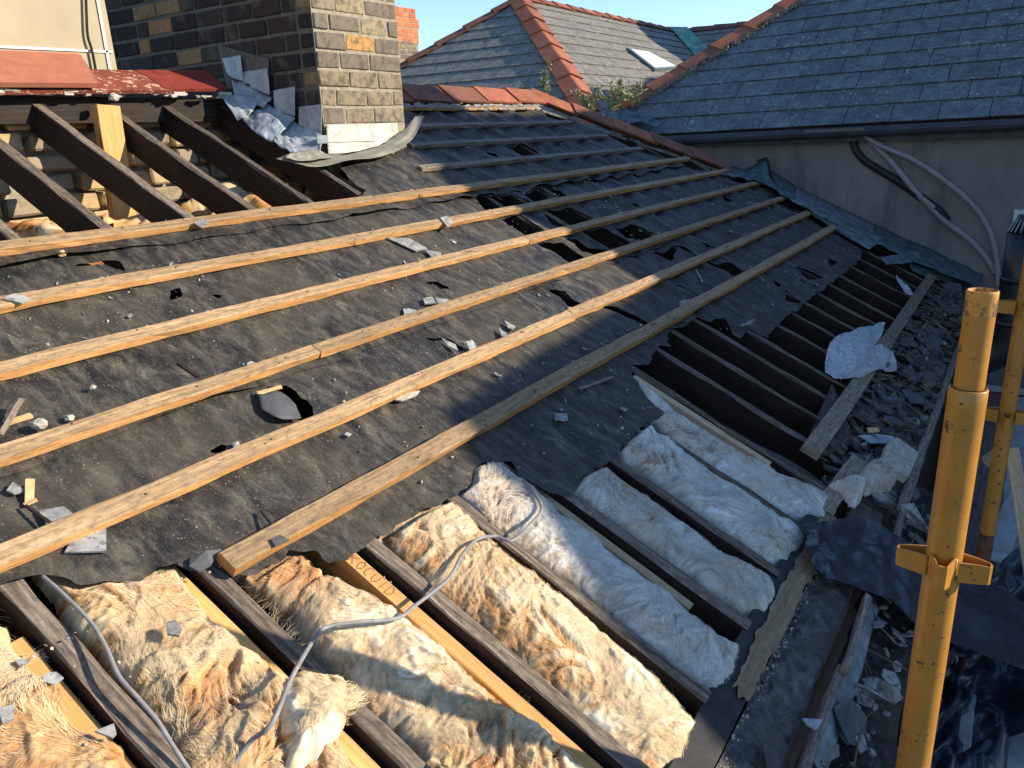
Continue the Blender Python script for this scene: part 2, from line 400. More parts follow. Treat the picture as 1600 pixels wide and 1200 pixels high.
RED_PALE = simple('salmon_tile', (.34, .125, .075), .7, 12, .18)
MORTAR = simple('mortar', (.27, .235, .18), .95, 30, .35, bump=.6)
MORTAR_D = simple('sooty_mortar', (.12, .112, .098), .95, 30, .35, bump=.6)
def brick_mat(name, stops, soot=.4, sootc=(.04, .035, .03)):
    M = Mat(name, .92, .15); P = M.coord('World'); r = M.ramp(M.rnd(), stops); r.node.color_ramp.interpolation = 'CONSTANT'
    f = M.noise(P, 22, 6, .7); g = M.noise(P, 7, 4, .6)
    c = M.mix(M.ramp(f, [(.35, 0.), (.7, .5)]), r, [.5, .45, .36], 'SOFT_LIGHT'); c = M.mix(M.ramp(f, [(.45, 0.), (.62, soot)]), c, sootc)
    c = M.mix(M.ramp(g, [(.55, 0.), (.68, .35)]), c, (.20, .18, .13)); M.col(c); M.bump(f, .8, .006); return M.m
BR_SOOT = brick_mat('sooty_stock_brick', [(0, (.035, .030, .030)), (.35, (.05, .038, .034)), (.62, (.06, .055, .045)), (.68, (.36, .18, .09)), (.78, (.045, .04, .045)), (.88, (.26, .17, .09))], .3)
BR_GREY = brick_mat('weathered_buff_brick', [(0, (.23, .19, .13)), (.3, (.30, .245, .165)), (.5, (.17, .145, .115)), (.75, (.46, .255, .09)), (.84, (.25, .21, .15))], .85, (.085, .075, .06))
BR_BUFF = brick_mat('rough_yellow_brick', [(0, (.44, .33, .19)), (.4, (.30, .24, .17)), (.7, (.50, .36, .19)), (.85, (.25, .2, .15))], .4, (.12, .1, .08))
BR_RED = brick_mat('red_brick', [(0, (.52, .16, .07)), (.5, (.60, .20, .09)), (.8, (.45, .13, .06))], .3, (.2, .1, .07))
BR_DARK = brick_mat('dirty_eaves_brick', [(0, (.10, .09, .08)), (.4, (.14, .12, .10)), (.75, (.075, .07, .065))], .5)
def lead():
    M = Mat('lead_sheet', .5, .5, .25); P = M.coord('World'); f = M.noise(P, 8, 6, .7); g = M.noise(P, 50, 4, .7)
    c = M.ramp(f, [(.3, (.20, .23, .26)), (.55, (.34, .38, .42)), (.75, (.52, .55, .56))]); c = M.mix(M.ramp(g, [(.55, 0.), (.7, .5)]), c, (.14, .15, .15)); M.col(c); M.bump(f, .4, .006); return M.m
LEAD = lead()
LEAD_W = simple('limewashed_lead', (.42, .43, .38), .7, 16, .35); LEAD_OLD = simple('oxidised_lead', (.20, .185, .155), .7, 12, .35)
LEAD_GRN = simple('verdigris_lead', (.05, .085, .09), .6, 12, .5, c2=(.13, .20, .21))
LEAD_D = simple('dull_lead', (.10, .125, .15), .6, 9, .5, c2=(.24, .28, .31))
def paint():
    M = Mat('yellow_scaffold_paint', .42, .5); P = M.coord('Object'); f = M.noise(P, 30, 6, .75, .3); g = M.noise(P, 6, 4, .6); h = M.noise(P, 90, 3, .7)
    c = M.ramp(g, [(.3, (.33, .145, .022)), (.6, (.43, .195, .03)), (.8, (.38, .185, .045))])
    chip = M.ramp(M.mix(.35, f, h), [(.58, 0.), (.605, 1.)])
    sg = M.noise(M.coord('Object', (9, 9, 2)), 7, 6, .8, .6); chip = M.math('MAXIMUM', chip, M.ramp(sg, [(.66, 0.), (.68, 1.)])); c = M.mix(chip, c, (.075, .035, .02)); c = M.mix(M.ramp(M.noise(P, 16, 5, .8), [(.66, 0.), (.72, .6)]), c, (.42, .30, .2)); M.col(c)
    M.bump(M.mix(.5, chip, g), .25, .001); M.roughn(M.ramp(chip, [(0, .38), (1, .8)])); return M.m
YELLOW = paint(); RUST = simple('rusted_steel', (.13, .055, .03), .8, 30, .5)
def rough_yellow():
    M = Mat('scuffed_rusty_paint', .6, .4); P = M.coord('Object'); f = M.noise(P, 22, 6, .8)
    M.col(M.ramp(f, [(.35, (.10, .045, .03)), (.5, (.16, .08, .04)), (.56, (.52, .24, .04)), (.8, (.60, .29, .05))])); M.bump(f, .3, .001); return M.m
YELLOW_WORN = rough_yellow()
RENDER = simple('grey_render', (.235, .215, .19), .95, 3.0, .28, kind='World', det=9, bump=.5, bd=.01)
M_ = Mat('rendered_wall_stained', .95, .1); P_ = M_.coord('World'); a_ = M_.noise(P_, 1.2, 6, .65); b_ = M_.noise(P_, 60, 4, .7); c_ = M_.noise(M_.coord('World', (1, 2.5, .5)), 2.0, 6, .7)
cc = M_.ramp(a_, [(.3, (.165, .155, .145)), (.5, (.235, .215, .19)), (.75, (.30, .27, .235))]); cc = M_.mix(M_.ramp(c_, [(.5, 0.), (.68, .65)]), cc, (.095, .10, .10)); cc = M_.mix(M_.ramp(b_, [(.6, 0.), (.7, .3)]), cc, (.35, .32, .28)); M_.col(cc); M_.bump(b_, .5, .004); RENDER = M_.m
CREAM = simple('cream_render', (.36, .305, .21), .9, 2.2, .12, kind='World', det=8, bump=.25)
WHITE = simple('white_line_paint', (.8, .77, .68), .8, 20, .08)
BLACKCABLE = simple('black_cable', (.02, .02, .02), .5, 20, .2, bump=0); GREYCABLE = simple('grey_twin_cable', (.22, .22, .22), .55, 40, .25, bump=0)
CONDUIT = simple('grey_white_conduit', (.30, .285, .275), .55, 20, .12, bump=0)
BLACKPIPE = simple('black_flue', (.014, .015, .018), .38, 8, .3, spec=.5, bump=.05)
DARKVOID = simple('unlit_void_dark', (.030, .020, .015), .95, 12, .4)  # near-black colour stands in for the unlit void below; also backs the slates
DUST = simple('dusty_mortar_bed', (.10, .09, .078), .95, 26, .5, det=9, bump=.9, bd=.012)
def poly_mat():
    M = Mat('black_polythene', .28, .5); P = M.coord('World'); f = M.noise(P, 9, 4, .6, .8); M.col(M.ramp(f, [(.3, (.014, .020, .032)), (.7, (.026, .036, .056))])); M.bump(f, .5, .01); M.roughn(M.ramp(f, [(.3, .22), (.7, .45)])); return M.m
POLY = poly_mat()
def clear_mat():
    M = Mat('clear_polythene', .3, .5); t = M.n('BsdfTransparent'); t.inputs[0].default_value = (.95, .97, 1, 1); mx = M.n('MixShader'); P = M.coord('World'); f = M.noise(P, 30, 4, .7, 1.5)
    M.col((.72, .76, .80)); M.l(M.ramp(f, [(.3, .35), (.62, .78)]), mx.inputs[0]); M.l(t.outputs[0], mx.inputs[1]); M.l(M.b.outputs[0], mx.inputs[2]); M.bump(f, .6, .006)
    M.l(mx.outputs[0], M.t.nodes['Material Output'].inputs[0]); return M.m
CLEAR = clear_mat()
FRAG = slate_mat('broken_slate', (.27, .27, .26), .2); FRAG_D = simple('dark_slate_shard', (.075, .08, .085), .7, 20, .3)
MOSS = simple('mossy_bedding', (.17, .155, .12), .95, 40, .4)
CRUMB = simple('mortar_crumb', (.38, .345, .29), .95, 40, .35); CHIP = simple('wood_chip', (.55, .36, .17), .8, 30, .3, bump=0)
LEAF = simple('weed_leaf', (.25, .27, .13), .7, 20, .4, bump=0); STEM = simple('weed_stem', (.30, .22, .12), .8, 20, .3, bump=0)
GLASS = Mat('window_glass', .08, .6); GLASS.col((.10, .13, .16)); GLASS = GLASS.m
UPVC = simple('white_upvc', (.62, .63, .64), .45, 6, .06, bump=0)
STEELDECK = simple('pale_metal_deck', (.46, .47, .48), .5, 7, .35, metal=.3)
INK = simple('black_marker_ink', (.09, .05, .03), .8, 20, .2, bump=0)

# ================================================================== SETTING
def flat(name, x0, x1, y0, y1, z, mat, kind='structure'):
    return obj(name, [(x0, y0, z), (x1, y0, z), (x1, y1, z), (x0, y1, z)], [(0, 1, 2, 3)], mat, kind=kind)
GROUND = simple('yard_ground', (.09, .085, .08), .95, .8, .4, kind='World')
flat('ground', -800, 800, -800, 800, -5.8, GROUND)

# ================================================================== STRIPPED ROOF
HOUSE = thing('stripped_roof', 'half-stripped slate roof with bare battens, torn black felt and open rafters', 'roof', RW(3, 0, -.3))
RU = [-.38, -.06, .25, .551, .857, 1.204, 1.506, 1.834, 2.132, 2.444, 2.769, 3.062, 3.324, 3.588, 3.84, 4.14, 4.454, 4.75, 5.057, 5.38, 5.727, 6.11, 6.47, 6.83, 7.18, 7.52]
VR = -3.32                                           # ridge line
def vhip(u): return -3.35+(u-5.93)*1.39/1.185        # hip line on the plane
BAT = []
for i, u in enumerate(RU):
    v0 = VR if u < 5.9 else vhip(u)+.05
    v1 = .13 if u < 2.2 else (.0 if u < 3.3 else .10+.04*random.random())
    if u > 2.2: v1 = .16+.05*random.random()
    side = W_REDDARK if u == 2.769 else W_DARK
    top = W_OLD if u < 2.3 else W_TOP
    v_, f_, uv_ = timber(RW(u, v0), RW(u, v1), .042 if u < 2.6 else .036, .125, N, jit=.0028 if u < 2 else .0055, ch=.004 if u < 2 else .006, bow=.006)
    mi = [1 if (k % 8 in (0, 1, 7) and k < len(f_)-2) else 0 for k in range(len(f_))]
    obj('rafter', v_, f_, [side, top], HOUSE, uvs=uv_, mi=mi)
# sister boards of fresh timber beside the old rafters
for (ur, v0, v1, wt, wd, m, lab) in [(.551, -.95, .16, -.035, .05, W_BOARD, 'fresh yellow board beside the nearest rafter'), (.857, -.95, .12, -.03, .034, W_BOARD, None), (1.204, -.95, .12, -.03, .04, W_BOARD, 'fresh yellow board with handwriting along it'),
                                     (1.506, -.85, .10, -.04, .022, W_BOARD_PALE, None), (1.834, -.8, -.02, -.028, .03, W_BOARD_PALE, None), (2.132, -.75, -.17, -.03, .026, W_BOARD_PALE, None), (2.769, -.70, -.085, -.004, .034, W_BOARD_PALE, 'long pale board laid beside the bare rafters'), (.25, -.7, .2, -.05, .03, W_BOARD, None)]:
    timber_obj('sister_board', RW(ur-.021-wd/2-.012, v0, wt), RW(ur-.021-wd/2-.012, v1, wt), wd, .09, N, m, HOUSE, label=lab, jit=.001)
# sloping ceiling under the rafters, ridge board, eaves plate
def cell(name, pts, nrm, t, mat, parent=None, **k):
    v, f = prism(pts, nrm, t); return obj(name, v, f, mat, parent, **k)
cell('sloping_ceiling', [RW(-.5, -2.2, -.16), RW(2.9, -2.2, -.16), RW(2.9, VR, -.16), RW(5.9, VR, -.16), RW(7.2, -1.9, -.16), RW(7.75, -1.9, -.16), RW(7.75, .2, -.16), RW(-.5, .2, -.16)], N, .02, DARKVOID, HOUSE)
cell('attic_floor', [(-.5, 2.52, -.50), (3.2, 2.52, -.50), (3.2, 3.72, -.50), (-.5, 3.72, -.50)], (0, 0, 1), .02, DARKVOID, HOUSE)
timber_obj('ridge_board', RW(-.5, VR-.02, .02), RW(2.95, VR-.02, .02), .03, .11, (0, 0, 1), W_DARK, HOUSE)
# battens
def batten(u0, u1, v, w=.006, wid=.047, th=.026, joints=(), mat=W_BATTEN, top=W_BATTEN_TOP, bow=.0, dv=0, label=None):
    cuts = [u0]+list(joints)+[u1]
    for a, b in zip(cuts[:-1], cuts[1:]):
        da = (a-u0)/(u1-u0)*dv; db = (b-u0)/(u1-u0)*dv
        timber_obj('batten', RW(a+.002, v+da, w+th), RW(b-.002, v+db, w+th), wid, th, N, mat, HOUSE, top=top, jit=.0026, ch=.003, bow=bow*(b-a), label=label)
GA = [(-2.20, -.9, 7.02, (2.33, 3.27), None), (-1.922, -.8, 7.25, (2.6, 3.9), None), (-1.654, -.7, 7.36, (1.35, 3.55,), None), (-1.376, -.7, 7.28, (2.2, 4.45), None), (-1.103, -.6, 7.2, (.82, 2.95,), None)]
batten(-.9, 6.75, -2.205, joints=(1.75, 3.05, 5.1), dv=.02)
batten(-.8, 7.05, -1.925, joints=(2.32, 4.6), dv=.02)
batten(-.7, 7.25, -1.652, joints=(3.28, 5.4), dv=.015)
batten(-.7, 7.2, -1.372, joints=(1.62, 3.75), dv=.015)
batten(-.6, 7.12, -1.100, joints=(2.83, 5.0), dv=.01, wid=.052)
batten(at(358, 884, .03)[0], 7.1, -.838, joints=(3.7,), dv=.0, wid=.056, th=.03)
for (pa, pb) in [((655, 263), (1003, 232)), ((640, 227), (948, 212)), ((622, 198), (893, 191)), ((612, 168), (835, 168))]:
    a = at(*pa, .02); b = at(*pb, .02)
    batten(a[0], b[0], a[1], dv=b[1]-a[1], wid=.042, th=.024, mat=W_PLANK if pa[1] > 170 else W_BATTEN, top=W_LATH)
# eaves: plank on the rafters, peeling wall plate, coping, laths
timber_obj('eaves_plank', RW(2.93, .008, .034), RW(4.72, .012, .034), .075, .028, N, W_PLANK, HOUSE, top=W_PLANK)
timber_obj('eaves_plank', RW(4.73, .012, .032), RW(7.02, .01, .03), .07, .028, N, W_PLANK, HOUSE, top=W_PLANK)
def plate_mat():
    M = Mat('peeling_black_paint_on_wood', .7, .3); g = M.noise(M.coord('UV', (4, 120, 1)), 1.6, 6, .65, .4); co = M.coord('UV', (3.2, 16, 1)); e = M.noise(co, 1.2, 7, .75, .5)
    c = M.ramp(g, [(.3, (.22, .15, .085)), (.6, (.36, .26, .15)), (.8, (.44, .33, .20))]); M.col(M.mix(M.ramp(e, [(.47, 0.), (.485, 1.)]), c, (.022, .022, .024))); M.bump(M.mix(.5, g, e), .5, .003); return M.m
PLATE = plate_mat()
PEEL = wood('bared_tan_wood', (.34, .245, .14), (.22, .15, .08), (.43, .32, .2), .6)
TAR = simple('tarred_wood', (.028, .027, .027), .6, 18, .5)
timber_obj('wall_plate', RW(.9, .175, -.01), RW(2.62, .150, -.01), .085, .10, N, TAR, HOUSE, jit=.002)
timber_obj('wall_plate', RW(2.63, .152, .005), RW(3.14, .175, .02), .07, .09, N, W_PLANK, HOUSE, jit=.003)
# bared strip of wood where the tar has peeled off, 2 mm proud
gu, gv = np.meshgrid(np.linspace(1.55, 2.64, 220), np.linspace(.125, .222, 30), indexing='ij')
cen = .189-.012*(gu-1.6); Fp = .030-.012*np.clip((1.75-gu)/.2, 0, 1)-abs(gv-cen)+(fbm(gu*24, gv*70, 4, 3)-.5)*.030; Fp = np.minimum(Fp, (gu-1.60)+(fbm(gv*60, gu*9, 3, 5)-.5)*.09); Fp = np.minimum(Fp, .216-gv)
v_, f_, uv_ = clipped_sheet(gu, gv, np.full_like(gu, -.0035), Fp, pos_roof); obj('bared_wood_strip', v_, f_, PEEL, HOUSE, uvs=np.asarray(uv_)*1.0)
timber_obj('lath', RW(1.0, .384, .005), RW(1.93, .382, .0), .024, .03, N, W_LATH, HOUSE, jit=.003)
timber_obj('lath', RW(1.90, .386, .028), RW(2.30, .380, .015), .022, .026, N, W_LATH, HOUSE, jit=.003)
timber_obj('lath', RW(2.66, .405, .005), RW(2.95, .395, .01), .024, .02, N, W_LATH, HOUSE, jit=.003)
timber_obj('lath', RW(2.95, .388, .01), RW(4.4, .386, .0), .034, .03, N, W_LATH, HOUSE, jit=.005)
timber_obj('lath', RW(4.4, .386, .005), RW(6.9, .384, .0), .03, .03, N, W_LATH, HOUSE, jit=.004)
# eaves wall below, coping bricks
EW = thing('eaves_wall', 'dark grimy brick eaves wall and coping under the roof edge', 'wall', RW(3, .3, -.2))
yv = RW(0, .36, 0)[1]; yb = RW(0, .22, 0)[1]; zt = RW(0, .36, -.09)[2]
v_, f_ = boxv(((3.4), (yv+.03+yb+.2)/2, (zt-5.8)/2-.0), XYZ, (9.2, .2, 5.8+zt)); obj('wall_core', v_, f_, BR_DARK, EW)
ux = .95; k = 0
while ux < 6.9:
    L = .215 if ux > 2.32 else .44
    w_ = -.03-.02*random.random() if ux > 2.32 else -.035
    ax = np.array([U, V, N]); a = (random.random()-.5)*(.10 if ux > 2.35 else .01); ax = np.array([U*math.cos(a)+V*math.sin(a), V*math.cos(a)-U*math.sin(a), N])
    v_, f_ = chbox(RW(ux+L/2, .285+(random.random()-.5)*.01, w_-.03), ax, (L-.012, .125, .065), .008, .008); obj('coping_brick', v_, f_, BR_DARK, EW); ux += L+.004

# ---------------------------------------------------------------- felt
OUT = [(-60, 404), (0, 398), (250, 363), (500, 322), (560, 312), (572, 300), (548, 285), (533, 262), (620, 238), (628, 205), (618, 160), (840, 160), (856, 180), (905, 195), (1000, 235), (1050, 252), (1128, 272), (1178, 283), (1220, 306), (1270, 330), (1310, 352), (1350, 392), (1345, 404), (1300, 440), (1280, 456), (1260, 470), (1244, 487), (1232, 489), (1218, 505), (1200, 525), (1188, 524), (1168, 514), (1158, 524), (1146, 516), (1140, 504), (1132, 494), (1108, 498), (1092, 494), (1080, 502), (1066, 509), (1046, 515), (1043, 530), (1050, 541), (1034, 540), (1018, 557), (1010, 569), (986, 570), (992, 592), (1010, 620), (1036, 642), (980, 687), (954, 721), (912, 740), (886, 777), (860, 770), (830, 755), (811, 740), (800, 721), (762, 719), (740, 727), (736, 752), (710, 777), (665, 796), (624, 822), (594, 841), (564, 856), (541, 877), (511, 874), (490, 860), (455, 862), (400, 900), (350, 895), (331, 880), (300, 892), (275, 880), (215, 906), (162, 909), (125, 915), (100, 906), (69, 900), (25, 912), (0, 919), (-60, 930)]
HOLES = [[(420, 606), (440, 602), (465, 610), (487, 635), (489, 652), (470, 657), (458, 640), (437, 622), (410, 618)], [(748, 311), (774, 308), (795, 322), (761, 329)], [(782, 307), (799, 304), (829, 319), (797, 324)], [(823, 302), (842, 297), (868, 311), (836, 317)], [(857, 298), (874, 296), (885, 306), (874, 309)],
         [(782, 343), (814, 338), (847, 362), (821, 369)], [(850, 331), (866, 328), (891, 326), (925, 344), (885, 355), (866, 348)], [(843, 383), (862, 381), (880, 383), (910, 402), (891, 411), (868, 397)], [(889, 372), (902, 371), (920, 384), (944, 391), (929, 398), (911, 394)], [(912, 365), (942, 357), (983, 380), (951, 390)],
         [(962, 359), (989, 352), (1019, 367), (992, 377), (978, 373)], [(985, 318), (996, 316), (1009, 325), (996, 327)], [(1024, 398), (1056, 386), (1046, 408)], [(1060, 386), (1073, 385), (1088, 402)], [(1105, 411), (1141, 411), (1166, 427), (1154, 436)], [(1058, 446), (1073, 447), (1105, 464), (1096, 468)],
         [(945, 481), (966, 480), (1012, 505)], [(861, 455), (878, 458), (890, 469), (903, 476), (893, 481), (880, 466)], [(801, 229), (816, 228), (838, 240), (812, 242)], [(760, 237), (774, 239), (778, 245), (765, 244)], [(931, 243), (941, 243), (967, 259), (958, 260)], [(97, 402), (112, 415), (185, 402), (202, 426), (165, 411), (118, 418)],
         [(264, 456), (283, 449), (286, 464), (268, 468)], [(331, 466), (352, 464), (341, 472)], [(662, 443), (684, 443), (707, 458), (679, 454)], [(1247, 419), (1285, 435), (1266, 433)], [(1242, 430), (1258, 436), (1249, 440)], [(1298, 404), (1308, 408), (1300, 411)], [(1211, 438), (1223, 446), (1214, 447)], [(1229, 456), (1248, 471), (1233, 467)],
         [(1102, 378), (1115, 386), (1104, 387)], [(1124, 304), (1146, 316), (1134, 316)], [(325, 704), (352, 697), (356, 706), (330, 712)], [(665, 530), (700, 532), (728, 546), (700, 548)]]
outp = [at(*p) for p in OUT]; holesp = [[at(*p) for p in h] for h in HOLES]
lap1 = at(250, 385); lap1b = at(500, 352); lap2 = at(219, 671); lap2b = at(375, 614)
VL1 = (lap1[1]+lap1b[1])/2; VL2 = (lap2[1]+lap2b[1])/2
RUa = np.array(RU)
BV = [-2.205, -1.925, -1.652, -1.372, -1.1, -.838]
def felt_h(X, Y, base=0):
    i = np.clip(np.searchsorted(RUa, X), 1, len(RUa)-1); a = RUa[i-1]; b = RUa[i]; t = (X-a)/(b-a)
    sag = np.sin(np.pi*np.clip(t, 0, 1))**1.5
    amp = .008+.018*np.clip((X-2.6)/1.5, 0, 1)
    w = .004-amp*sag*(.55+.9*vn(X*1.7, Y*1.2, 5))
    w = w+(fbm(X*5, Y*2.4, 4, 9)-.5)*.009+(ridge(X*4+Y*2, Y*7, 4, 2)-.5)*.004+(ridge(X*18+Y*9, Y*8, 3, 12)-.5)*.0018
    return w
def felt(va, vb, off, name, step=.0105):
    X, Y = np.meshgrid(np.arange(-.55, 7.62, step), np.arange(va-.02, vb+.03, step), indexing='ij')
    F = sdf(outp, X, Y)+(fbm(X*22, Y*22, 4, 1)-.5)*.030
    F = np.minimum(F, Y-va+(fbm(X*8, Y*8, 3, 4)-.5)*.004); F = np.minimum(F, vb-Y+(fbm(X*3, X*0+va, 4, 6)-.5)*.045)
    hd = np.full(X.shape, 9.)
    for hp in holesp:
        hx = [p[0] for p in hp]; hy = [p[1] for p in hp]
        m = (X > min(hx)-.15) & (X < max(hx)+.15) & (Y > min(hy)-.15) & (Y < max(hy)+.15)
        if m.any(): hd[m] = np.minimum(hd[m], -sdf(hp, X[m], Y[m]))
    hd2 = hd-.012*(X > 2.7)+(fbm(X*30, Y*30, 3, 8)-.5)*.022; F = np.minimum(F, hd2)
    W = felt_h(X, Y)+off*(.4+.6*np.clip((Y-va)/max(.1, vb-va), 0, 1))
    edge = np.clip(1-(vb-Y)/.07, 0, 1)*(vb < -.9)*1.0
    lift = np.clip((fbm(X*2.3, Y*0+va, 3, 14)-.45)*.10, 0, .02)*edge
    curl = np.clip(1-hd/.035, 0, 1)*(vn(X*14, Y*14, 3)-.35)*.022
    for bv in BV: W = W-np.clip(1-abs(Y-bv)/.03, 0, 1)*0
    W = W+lift+np.clip(curl, -.012, .005)
    near = np.min([abs(Y-bv) for bv in BV], 0); W = np.where(near < .035, np.minimum(W, .0055), W)
    v, f, uv = clipped_sheet(X, Y, W, F, pos_roof)
    o = obj('felt_sheet', v, f, FELT, HOUSE, uvs=uv, smooth=True, label=name); return o
felt(-3.45, VL1, .009, 'uppermost width of torn black felt below the ridge')
felt(VL1-.06, VL2, .005, 'middle width of black felt riddled with torn holes')
felt(VL2-.06, .2, .0, 'lowest width of black felt with a ragged bottom edge')
# folded flap beside the big hole, dark weave patch
v_, f_, uv_ = loft([rp(403, 617, .012), rp(437, 613, .015), rp(462, 634, .012)], [rp(408, 640, .014), rp(436, 655, .02), rp(470, 655, .012)], 10, 8, .004, 10, 3); solid(obj('felt_flap', v_, f_, FRAG_D, HOUSE, uvs=uv_, smooth=True), .003)
# lead-grey felt tongues hanging near the bare rafters
v_, f_, uv_ = loft([rp(1270, 665, -.02), rp(1262, 700, -.03), rp(1290, 712, 0)], [rp(1300, 600, .03), rp(1320, 640, .03), rp(1330, 690, .02)], 10, 8, .01, 12, 6); solid(obj('felt_flap', v_, f_, FELT, HOUSE, uvs=uv_, smooth=True), .003)
v_, f_, uv_ = loft([rp(1180, 695, -.02), rp(1205, 705, -.01), rp(1260, 735, 0)], [rp(1190, 712, -.02), rp(1230, 735, -.01), rp(1300, 768, -.02)], 10, 4, .006, 12, 6); solid(obj('felt_flap', v_, f_, FELT, HOUSE, uvs=uv_, smooth=True), .003)

# ---------------------------------------------------------------- ridge, hip and red tiles
def angle_tile(p0, p1, back, leafdir, leaf, th, mat, parent, name='ridge_tile', lift=.012):
    """two-leaf ridge tile from p0 to p1 (apex line); leafdir front, back = direction of the far leaf"""
    p0 = np.array(p0, float); p1 = np.array(p1, float); d = (p1-p0)/np.linalg.norm(p1-p0)
    sec = []; 
    f = np.array(leafdir, float); b = np.array(back, float)
    outer = [f*leaf, f*leaf*.5, f*.012, b*.012, b*leaf*.5, b*leaf]
    nf = np.cross(d, f); nf /= np.linalg.norm(nf); nf = nf if nf[2] > 0 else -nf; nb = np.cross(d, b); nb /= np.linalg.norm(nb); nb = nb if nb[2] > 0 else -nb
    nz = nf+nb; nz /= np.linalg.norm(nz)
    inner = [f*leaf-nf*th, f*leaf*.5-nf*th, -nz*th*1.2, -nz*th*1.25, b*leaf*.5-nb*th, b*leaf-nb*th]
    vs = []
    for P, l in ((p0, lift), (p1, 0)):
        vs += [P+q+nz*l for q in outer]+[P+q+nz*l for q in inner]
    n = 6; fs = []
    for i in range(5):
        fs.append((i, i+1, 12+i+1, 12+i)); fs.append((6+i, 12+6+i, 12+6+i+1, 6+i+1))
        fs.append((i, 6+i, 6+i+1, i+1)); fs.append((12+i, 12+i+1, 18+i+1, 18+i))
    fs.append((0, 12, 18, 6)); fs.append((5, 11, 23, 17))
    return obj(name, vs, fs, mat, parent)
def tile_run(P0, P1, n, front, back, leaf, mat, parent, name='ridge_tile', mats=None, lift=.014, jit=.004):
    P0 = np.array(P0, float); P1 = np.array(P1, float)
    for k in range(n):
        a = P0+(P1-P0)*(k/n); b = P0+(P1-P0)*((k+1)/n+.012); j = (rng.random(3)-.5)*jit
        angle_tile(a+j, b+j, back, front, leaf, .016, (mats[k % len(mats)] if mats else mat), parent, name, lift)
def unit(a): a = np.array(a, float); return a/np.linalg.norm(a)
# right-hand ridge (behind the chimney to the hip)
Ry = RW(0, VR, 0)[1]; Rz = RW(0, VR, 0)[2]
apexR = lambda x: np.array([x, Ry+.10, Rz+.145])
tile_run(apexR(3.4), apexR(6.02), 6, unit((0, -1, -.78)), unit((0, 1, -.8)), .19, TERRA, HOUSE, mats=[TERRA_DK, TERRA_DK, TERRA_DK, TERRA_DK, TERRA, TERRA])
hA = RW(5.96, VR-.02, .0)+np.array([.06, .10, .15]); hB = RW(7.12, -1.95, 0)+np.array([.07, .02, .085])
hd_ = unit(hB-hA)
tile_run(hA, hB, 5, unit((-.55, -.60, -.62)), unit((.8, .5, -.75)), .15, TERRA, HOUSE, 'hip_tile', mats=[TERRA, TERRA_DK, TERRA, TERRA_DK, TERRA_DK])
# mortar and slate stubs beneath the ridge tiles
mb = MB()
for k in range(70):
    x = 3.45+2.5*random.random(); c = np.array([x, Ry-.015+random.random()*.03, Rz+.012+random.random()*.018])
    v, f = boxv(c, np.array([unit((1, random.random()-.5, 0)), unit((random.random()-.5, 1, .3)), XYZ[2]]), (.03+.05*random.random(), .03+.03*random.random(), .008+.018*random.random()), .01); mb.add(v, f)
mb.obj('bedding_mortar', CRUMB, HOUSE, kind='stuff')
for k in range(16):
    x = 3.7+k*.135+random.random()*.03; a = random.random()*.5-.2
    pts = [RW(x, VR+.03+.04*random.random(), .035), RW(x+.11, VR+.03, .03), RW(x+.12, VR+.075+.04*random.random(), .022), RW(x+.02, VR+.085+.02*random.random(), .02)]
    v, f = prism(pts, N, .006); obj('slate_stub', v, f, FRAG, HOUSE)
# left ridge: red tiles sloping up over the bare rafters
def slab(pts, nrm, t, mat, name, lab=None):
    v, f = prism(pts, nrm, t); return obj(name, v, f, mat, HOUSE, label=lab)
nR = unit((0, -.6, .8))
slab([atY(-60, 142, 3.50), atY(150, 141, 3.50), atY(272, 141, 3.50), atY(215, 110, 3.72), atY(140, 108, 3.72), atY(-60, 100, 3.72)], nR, .018, RED_FLAKE, 'ridge_tile', 'red ridge tile with flaking paint')
slab([atY(262, 139, 3.505), atY(354, 138, 3.505), atY(322, 110, 3.72), atY(212, 109, 3.72)], nR, .016, RED_DARK, 'ridge_tile', 'dark red ridge tile against the chimney')
slab([atY(-60, 128, 3.47), atY(152, 130, 3.47), atY(152, 124, 3.50), atY(125, 85, 3.76), atY(118, 83, 3.76), atY(-60, 76, 3.76)], nR, .022, RED_PALE, 'ridge_tile', 'salmon pink ridge tile lapped on top')
mb = MB()
for k in range(60):
    x = -.2+3.0*random.random(); v, f = boxv((x, 3.51+.02*random.random(), .235+.02*random.random()), np.array([XYZ[0], XYZ[1], XYZ[2]]), (.02+.05*random.random(), .02, .006+.01*random.random()), .01); mb.add(v, f)
mb.obj('bedding_mortar', CRUMB, HOUSE, kind='stuff')
# post under the ridge
pa = atY(160, 152, 3.42); pb = atY(186, 350, 3.42)
timber_obj('ridge_post', (pa[0]+.01, 3.40, .19), (pb[0]+.00, 3.36, -.5), .105, .05, (0, -1, 0), W_BOARD, HOUSE, label='upright yellow timber post under the ridge')
# far hip slope falling towards the neighbouring wall
cell('hip_slope', [RW(5.96, VR, -.01), RW(7.12, -1.95, -.01), (7.78, 2.35, -.45), (7.78, 4.4, -.45), (6.6, 4.4, -.1)], unit((.45, .1, 1)), .02, SLATE_OLD, HOUSE)
# rear slope
cell('rear_slope', [(-1, Ry+.06, Rz), (6.1, Ry+.06, Rz), (6.9, 5.2, -.45), (-1, 5.2, -.45)], unit((0, .45, 1)), .02, SLATE_OLD, HOUSE)

